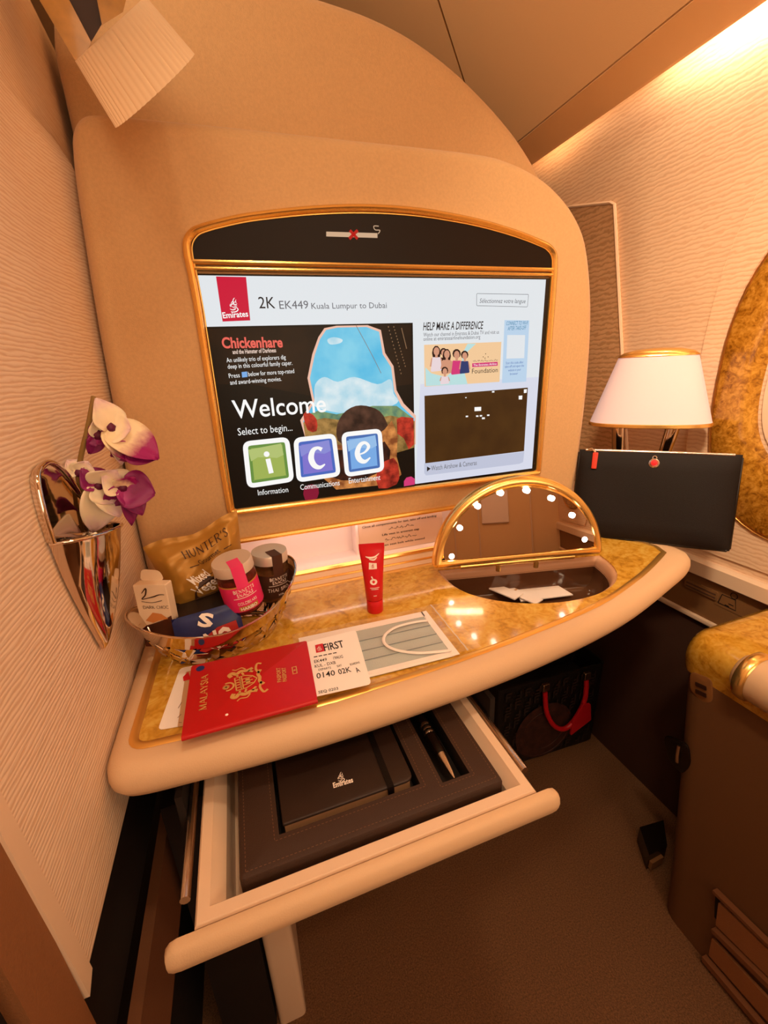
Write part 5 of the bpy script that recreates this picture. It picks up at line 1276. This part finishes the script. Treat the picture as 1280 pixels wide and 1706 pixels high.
A = V((.489, -.191, -.2735)); pu = V((-.708, .706, 0)).normalized()
TR = Plane(A, pu).hit((1238, 758)); pv = TR - A; PH = pv.length; fp = Frame(A, pu * -1, pv)     # right, up
n_ = fp.n
if n_.dot(CAM - A) < 0: fp.n = -n_
PL = .236
t = thing('zip_pouch', 'black leather zip pouch leaning against the lamp', 'pouch', A - fp.u * PL / 2)
body = round_poly([(-PL, .002), (0, .002), (0, PH - .004), (-PL, PH - .004)], .004, 3)
b = MB()
def pp_(u, v, s_):
    e = (min(1, min(u, 1 - u) * 9) * min(1, min(v, 1 - v) * 6)) ** .5
    return fp.p(-PL * (1 - u), v * PH, s_ * (.0015 + .006 * e + .0006 * math.sin(u * 9 + v * 4)))
b.grid(lambda u, v: pp_(u, v, 1), 40, 24); b.grid(lambda u, v: pp_(u, v, -1), 40, 24); b.build('body', 'black_leather', t, 60)
b = MB(); b.tube([fp.p(x, y) for x, y in [(0, PH * .97), (0, .004), (-.004, .0), (-PL + .004, 0), (-PL, .004), (-PL, PH * .97)]], .0022, 8); b.build('piping', 'black_gloss', t, 50)
b = MB(); b.tube([fp.p(-PL + .01 + k * (PL - .02) / 20, PH - .0005, .0005) for k in range(21)], .0026, 8); b.build('zipper', 'silver', t, 50)
b = MB(); q = fp.loc(Plane(A, fp.n).hit((992, 758)))
fpp = Frame(fp.p(q[0], q[1] - .008, .0085), fp.u, fp.v + fp.u * .12); fpp.n = fp.n
b.plate(fpp, round_poly([(-.0042, -.017), (.0042, -.017), (.0048, .012), (-.0040, .012)], .0015, 3), .0022, bev=.0007); lab(b.build('zipper_pull', 'red_leather', t, 40), 'orange red leather zipper pull')
b = MB(); b.tube([fp.p(q[0] - .012, PH, .002), fp.p(q[0] - .006, PH + .002, .006), fp.p(q[0], q[1] + .004, .0095)], .0018, 8); b.build('zipper_slider', 'silver', t, 50)
q = fp.loc(Plane(A, fp.n).hit((1089, 772))); fq = Frame(fp.p(q[0], q[1], .0075), fp.u, fp.v); fq.n = fp.n
b = MB(); b.lathe([(.0075, 0), (.0078, .0012), (.006, .0022), (.0055, .0016), (.005, .0014)], fq, 24); b.tube([fq.p(.003 * math.cos(a * .5236), .009 + .003 * math.sin(a * .5236), .001) for a in range(12)], .0008, 6, True); em = b.build('emblem', 'silver', t, 50)
b = MB(); b.lathe([(.005, .0012), (.0045, .0024), (.001, .0028)], fq, 20); b.build('emblem_stone', 'red_paint', em, 50)

# ------------------------------------------------------------------ handbag under the desk
ZF = -.9
q0 = V((.232, .045, ZF + .0005)); q1 = V((.512, .034, ZF + .0005)); fbg = Frame(q0, q1 - q0, (0, 0, 1)); BW = (q1 - q0).length
if fbg.n.y > 0: fbg.n = -fbg.n
t = thing('handbag', 'black patterned tote bag with red handle standing on the floor under the desk', 'bag', q0.lerp(q1, .5))
BH = .235
b = MB()
def rg(x0_, x1_, d0, d1, z): return [fbg.p(x, z, y) for x, y in round_poly([(x0_, d0), (x1_, d0), (x1_, d1), (x0_, d1)], .008, 3)]
b.loft([rg(.004, BW - .004, -.108, -.004, 0), rg(0, BW, -.112, 0, .008), rg(.002, BW + .012, -.10, -.004, BH), rg(.006, BW + .008, -.096, -.008, BH), rg(.006, BW, -.096, -.008, BH - .06)], True, True, True); b.build('body', 'bag_black', t, 40)
b = MB()
for i in range(11):
    for j in range(8):
        x = .016 + i * .0255; y = .012 + j * .0275; s_ = 1 if (i + j) % 2 else -1; cx_ = x + .009
        if x + .02 > BW: continue
        for pts in ([(-.006, -.010), (-.006, .010)], [(-.006, .010), (.007, .010)], [(-.006, .001), (.004, .001)]):
            b.ribbon(fbg, [(cx_ + s_ * a_, y + .011 + s_ * c_) for a_, c_ in pts], .0042, .0022, smooth=False)
b.build('monogram_pattern', 'bag_pattern', t)
cq = (.128, .088)
fr_ = Frame(fbg.p(*cq), fbg.u, fbg.v); fr_.n = fbg.n
b = MB(); b.lathe([(.079, .002), (.079, .0035), (.074, .0036), (.0735, .0029), (.058, .0029), (.0575, .0036), (.055, .0036), (.0545, .0029), (.001, .0028)], fr_, 48); b.build('round_patch', 'bag_patch', t, 40)
hx = [.118, .232]
b = MB(); b.tube(bez([fbg.p(hx[0], BH - .028, .006), fbg.p(hx[0] + .004, BH - .08, .012), fbg.p(hx[0] + .026, BH - .125, .016), fbg.p(.175, BH - .142, .018), fbg.p(hx[1] - .026, BH - .120, .016), fbg.p(hx[1] - .003, BH - .075, .012), fbg.p(hx[1], BH - .025, .006)], 6), .0058, 10); lab(b.build('handle', 'bag_red', t, 60), 'red tubular handle')
for x in hx:
    b = MB(); b.box(fbg.p(x, BH - .014, .006), (.018, .010, .020), bev=.002); b.build('handle_mount', 'silver', t)
b = MB(); b.plate(fbg, round_poly([(.190, BH - .165), (.246, BH - .135), (.238, BH - .085), (.216, BH - .080), (.19, BH - .125)], .003, 3), .005, .018, bev=.001); lab(b.build('luggage_tag', 'bag_red', t), 'red leather tag')

# ------------------------------------------------------------------ side console at the right
t = thing('side_console', 'brown side console with glossy burl wood top at the right', 'console', (.48, -.45, ZF))
ZC = -.384
def csec(y, s=0.0, top=True):
    dy = s
    return y
yfar = -.207
b = MB()
def topring(y, ins):
    pr = [(.399 + ins, -.455), (.395 + ins, -.432)]
    for a in range(180, 89, -15): pr.append((.395 + ins + .034 + .034 * math.cos(math.radians(a)), ZC - ins - .034 + .034 * math.sin(math.radians(a))))
    pr += [(.598, ZC - ins + .002), (.598, -.455)]
    return [(x, y, z) for x, z in pr]
b.loft([topring(yfar - .0, .020), topring(yfar - .006, .008), topring(yfar - .018, .001), topring(yfar - .03, 0), topring(-.9, 0)]); b.build('wood_top', 'burl_console', t, 50)
def side_x(z): return .398 - .040 * ((-.455 - z) / .445)
b = MB()
def body_ring(z, yo):
    x = side_x(z); return [(p[0], p[1], z) for p in round_poly([(x, yo), (.60, yo), (.60, -.9), (x, -.9)], [.035, .001, .001, .001], 6)]
b.loft([body_ring(-.8998, -.285), body_ring(-.80, -.272), body_ring(-.60, -.238), body_ring(-.454, -.212)]); cb = b.build('body', 'console_side', t, 50)
PSd = Plane((.398, -.3, -.455), V((-.445, 0, -.040)) * -1); PSd.n = V((.445, 0, -.040)).normalized()
sn = V((-.996, 0, .0895)).normalized()
def sframe(px): 
    o = PSd.hit(px); f_ = Frame(o, (0, -1, 0), (0, 0, 1)); f_.n = sn; return f_
def splate(name, pxs, m, th, c=0.0004, parent=t, rad=.003, bev=0):
    f_ = sframe(pxs[0]); pts = [f_.loc(PSd.hit(q)) for q in pxs]
    mm = MB(); mm.plate(f_, round_poly(pts, rad, 4), th, c, bev=bev); return mm.build(name, m, parent, 40)
sw = splate('switch_plate', [(1152, 1118), (1188, 1130), (1188, 1170), (1172, 1172), (1150, 1150)], 'switch_brown', .003, rad=.008, bev=.001)
for k_ in range(2): splate('switch_button', [(1162, 1135 + k_ * 12), (1180, 1143 + k_ * 12), (1180, 1150 + k_ * 12), (1162, 1142 + k_ * 12)], 'dark_slot', .0015, .0032, sw, .001)
lt = splate('latch', [(1108, 1222), (1150, 1238), (1152, 1275), (1135, 1292), (1112, 1262)], 'black_gloss', .004, rad=.012, bev=.0015)
f_ = sframe((1136, 1250)); b = MB(); b.tube([f_.p(-.002, .010, .006), f_.p(.0, -.008, .008), f_.p(.001, -.022, .006)], .003, 8); b.build('latch_lever', 'silver', lt, 50)
pk = splate('pocket', [(1196, 1483), (1290, 1573), (1330, 1735), (1182, 1590)], 'dark_void', .004, rad=.004)
def sband(name, pxs, m, th, c): return splate(name, pxs, m, th, c, pk, .001)
sband('mesh_panel', [(1204, 1500), (1300, 1590), (1300, 1640), (1196, 1540)], 'pocket_mesh', .006, .003)
sband('mesh_panel', [(1192, 1560), (1310, 1685), (1310, 1730), (1184, 1590)], 'pocket_mesh', .005, .003)
sband('pocket_rail', [(1196, 1478), (1300, 1578), (1300, 1584), (1196, 1484)], 'brown_panel', .010, .002)
sband('pocket_rail', [(1194, 1542), (1310, 1652), (1310, 1662), (1194, 1550)], 'brown_panel', .010, .002)
sband('pocket_rail', [(1178, 1588), (1320, 1752), (1320, 1764), (1178, 1598)], 'brown_panel', .010, .002)
# armrest roll
fa = Frame((.398, -.292, ZC - .016), (1, 0, 0), (0, 0, 1)); fa.n = V((0, -1, 0))
b = MB(); b.lathe([(.012, -.001), (.025, .003), (.031, .010), (.033, .02), (.033, .42), (.02, .43)], fa, 28); arm_ = b.build('armrest', 'desk_leather', t, 50); lab(arm_, 'cream armrest roll')
b = MB(); b.lathe([(.0335, .010), (.036, .012), (.037, .018), (.036, .024), (.0335, .026)], fa, 32, 1, 1, False, False); b.build('gold_ring', 'gold', arm_, 60)
# floor box
t = thing('floor_box', 'small black box on the floor beside the console foot', 'box', (.40, -.215, ZF))
bq = hits(PZ(ZF + .04), [(1066, 1378), (1106, 1366), (1112, 1408), (1082, 1425)])
b = MB(); b.loft([[(q.x, q.y, ZF + .0005) for q in bq], [(q.x, q.y, ZF + .04) for q in bq]]); b.build('case', 'black_gloss', t)
b = MB(); m_ = (bq[3] + bq[2]) / 2; b.box((m_.x - .004, m_.y - .003, ZF + .014), (.03, .006, .018), rot=Matrix.Rotation(math.atan2(bq[2].y - bq[3].y, bq[2].x - bq[3].x), 3, 'Z')); b.build('label_plate', 'vent_brown', t)

# ------------------------------------------------------------------ ribbed fixture above the partition
PN, PFR = PY(-.115), PY(-.02)
A_, B_ = PN.hit((202, 220)), PN.hit((314, 80)); C_, D_ = PFR.hit((126, 100)), PFR.hit((241, -6))
t = thing('wall_fixture', 'ribbed cream fixture on a golden wood arm at the upper left', 'wall fixture', (C_ + D_) / 2)
ax = ((A_ + B_) / 2 - (C_ + D_) / 2)
ff = Frame((C_ + D_) / 2, (D_ - C_), ax); 
if ff.n.dot(CAM - ff.o) < 0: ff.n = -ff.n
bdir = ((CAM - ff.o).normalized() + ax.normalized() * .25).normalized()
wn, wf = (B_ - A_).length / 2, (D_ - C_).length / 2; LN = ax.length; NR = 25
def rib(th, s_, off=0):
    w = wf + (wn - wf) * s_; g_ = abs(math.cos(th * NR * math.pi)) ** .5; r = 1 + .02 * g_ if off == 0 else 1 - off
    an = math.pi * th
    cen = ((C_ + D_) / 2).lerp((A_ + B_) / 2, s_)
    return cen + ff.u * (-w * math.cos(an) * r) + bdir * (w * .34 * math.sin(an) * r + (.0026 * g_ if off == 0 else 0))
b = MB(); b.loft([[rib(k / 132, s_) for k in range(133)] for s_ in (0, .25, .5, .75, 1)] + [[rib(k / 132, s_, .05) for k in range(133)] for s_ in (1, .5, 0)], False, False, False)
b.loft([[rib(k / 132, 0) for k in range(133)]], False, True, False); b.build('ribbed_shade', 'ribbed_cream', t, 35)
P3 = PY(-.005)
b = MB(); c4 = [(30, -60), (84, -60), (152, 70), (132, 112)]
b.loft([hits(PY(-.012), c4), hits(PY(.03), c4)]); b.build('wood_arm', 'wood_bar', t)
b = MB(); c4 = [(84, -60), (150, -60), (170, 40), (152, 70)]
b.loft([hits(PY(-.004), c4), hits(PY(.03), c4)]); b.build('dark_core', 'dark_slot', t)
b = MB(); c4 = [(150, -60), (225, -60), (205, 20), (170, 42)]
b.loft([hits(PY(-.012), c4), hits(PY(.03), c4)]); b.build('wood_arm', 'wood_bar', t)
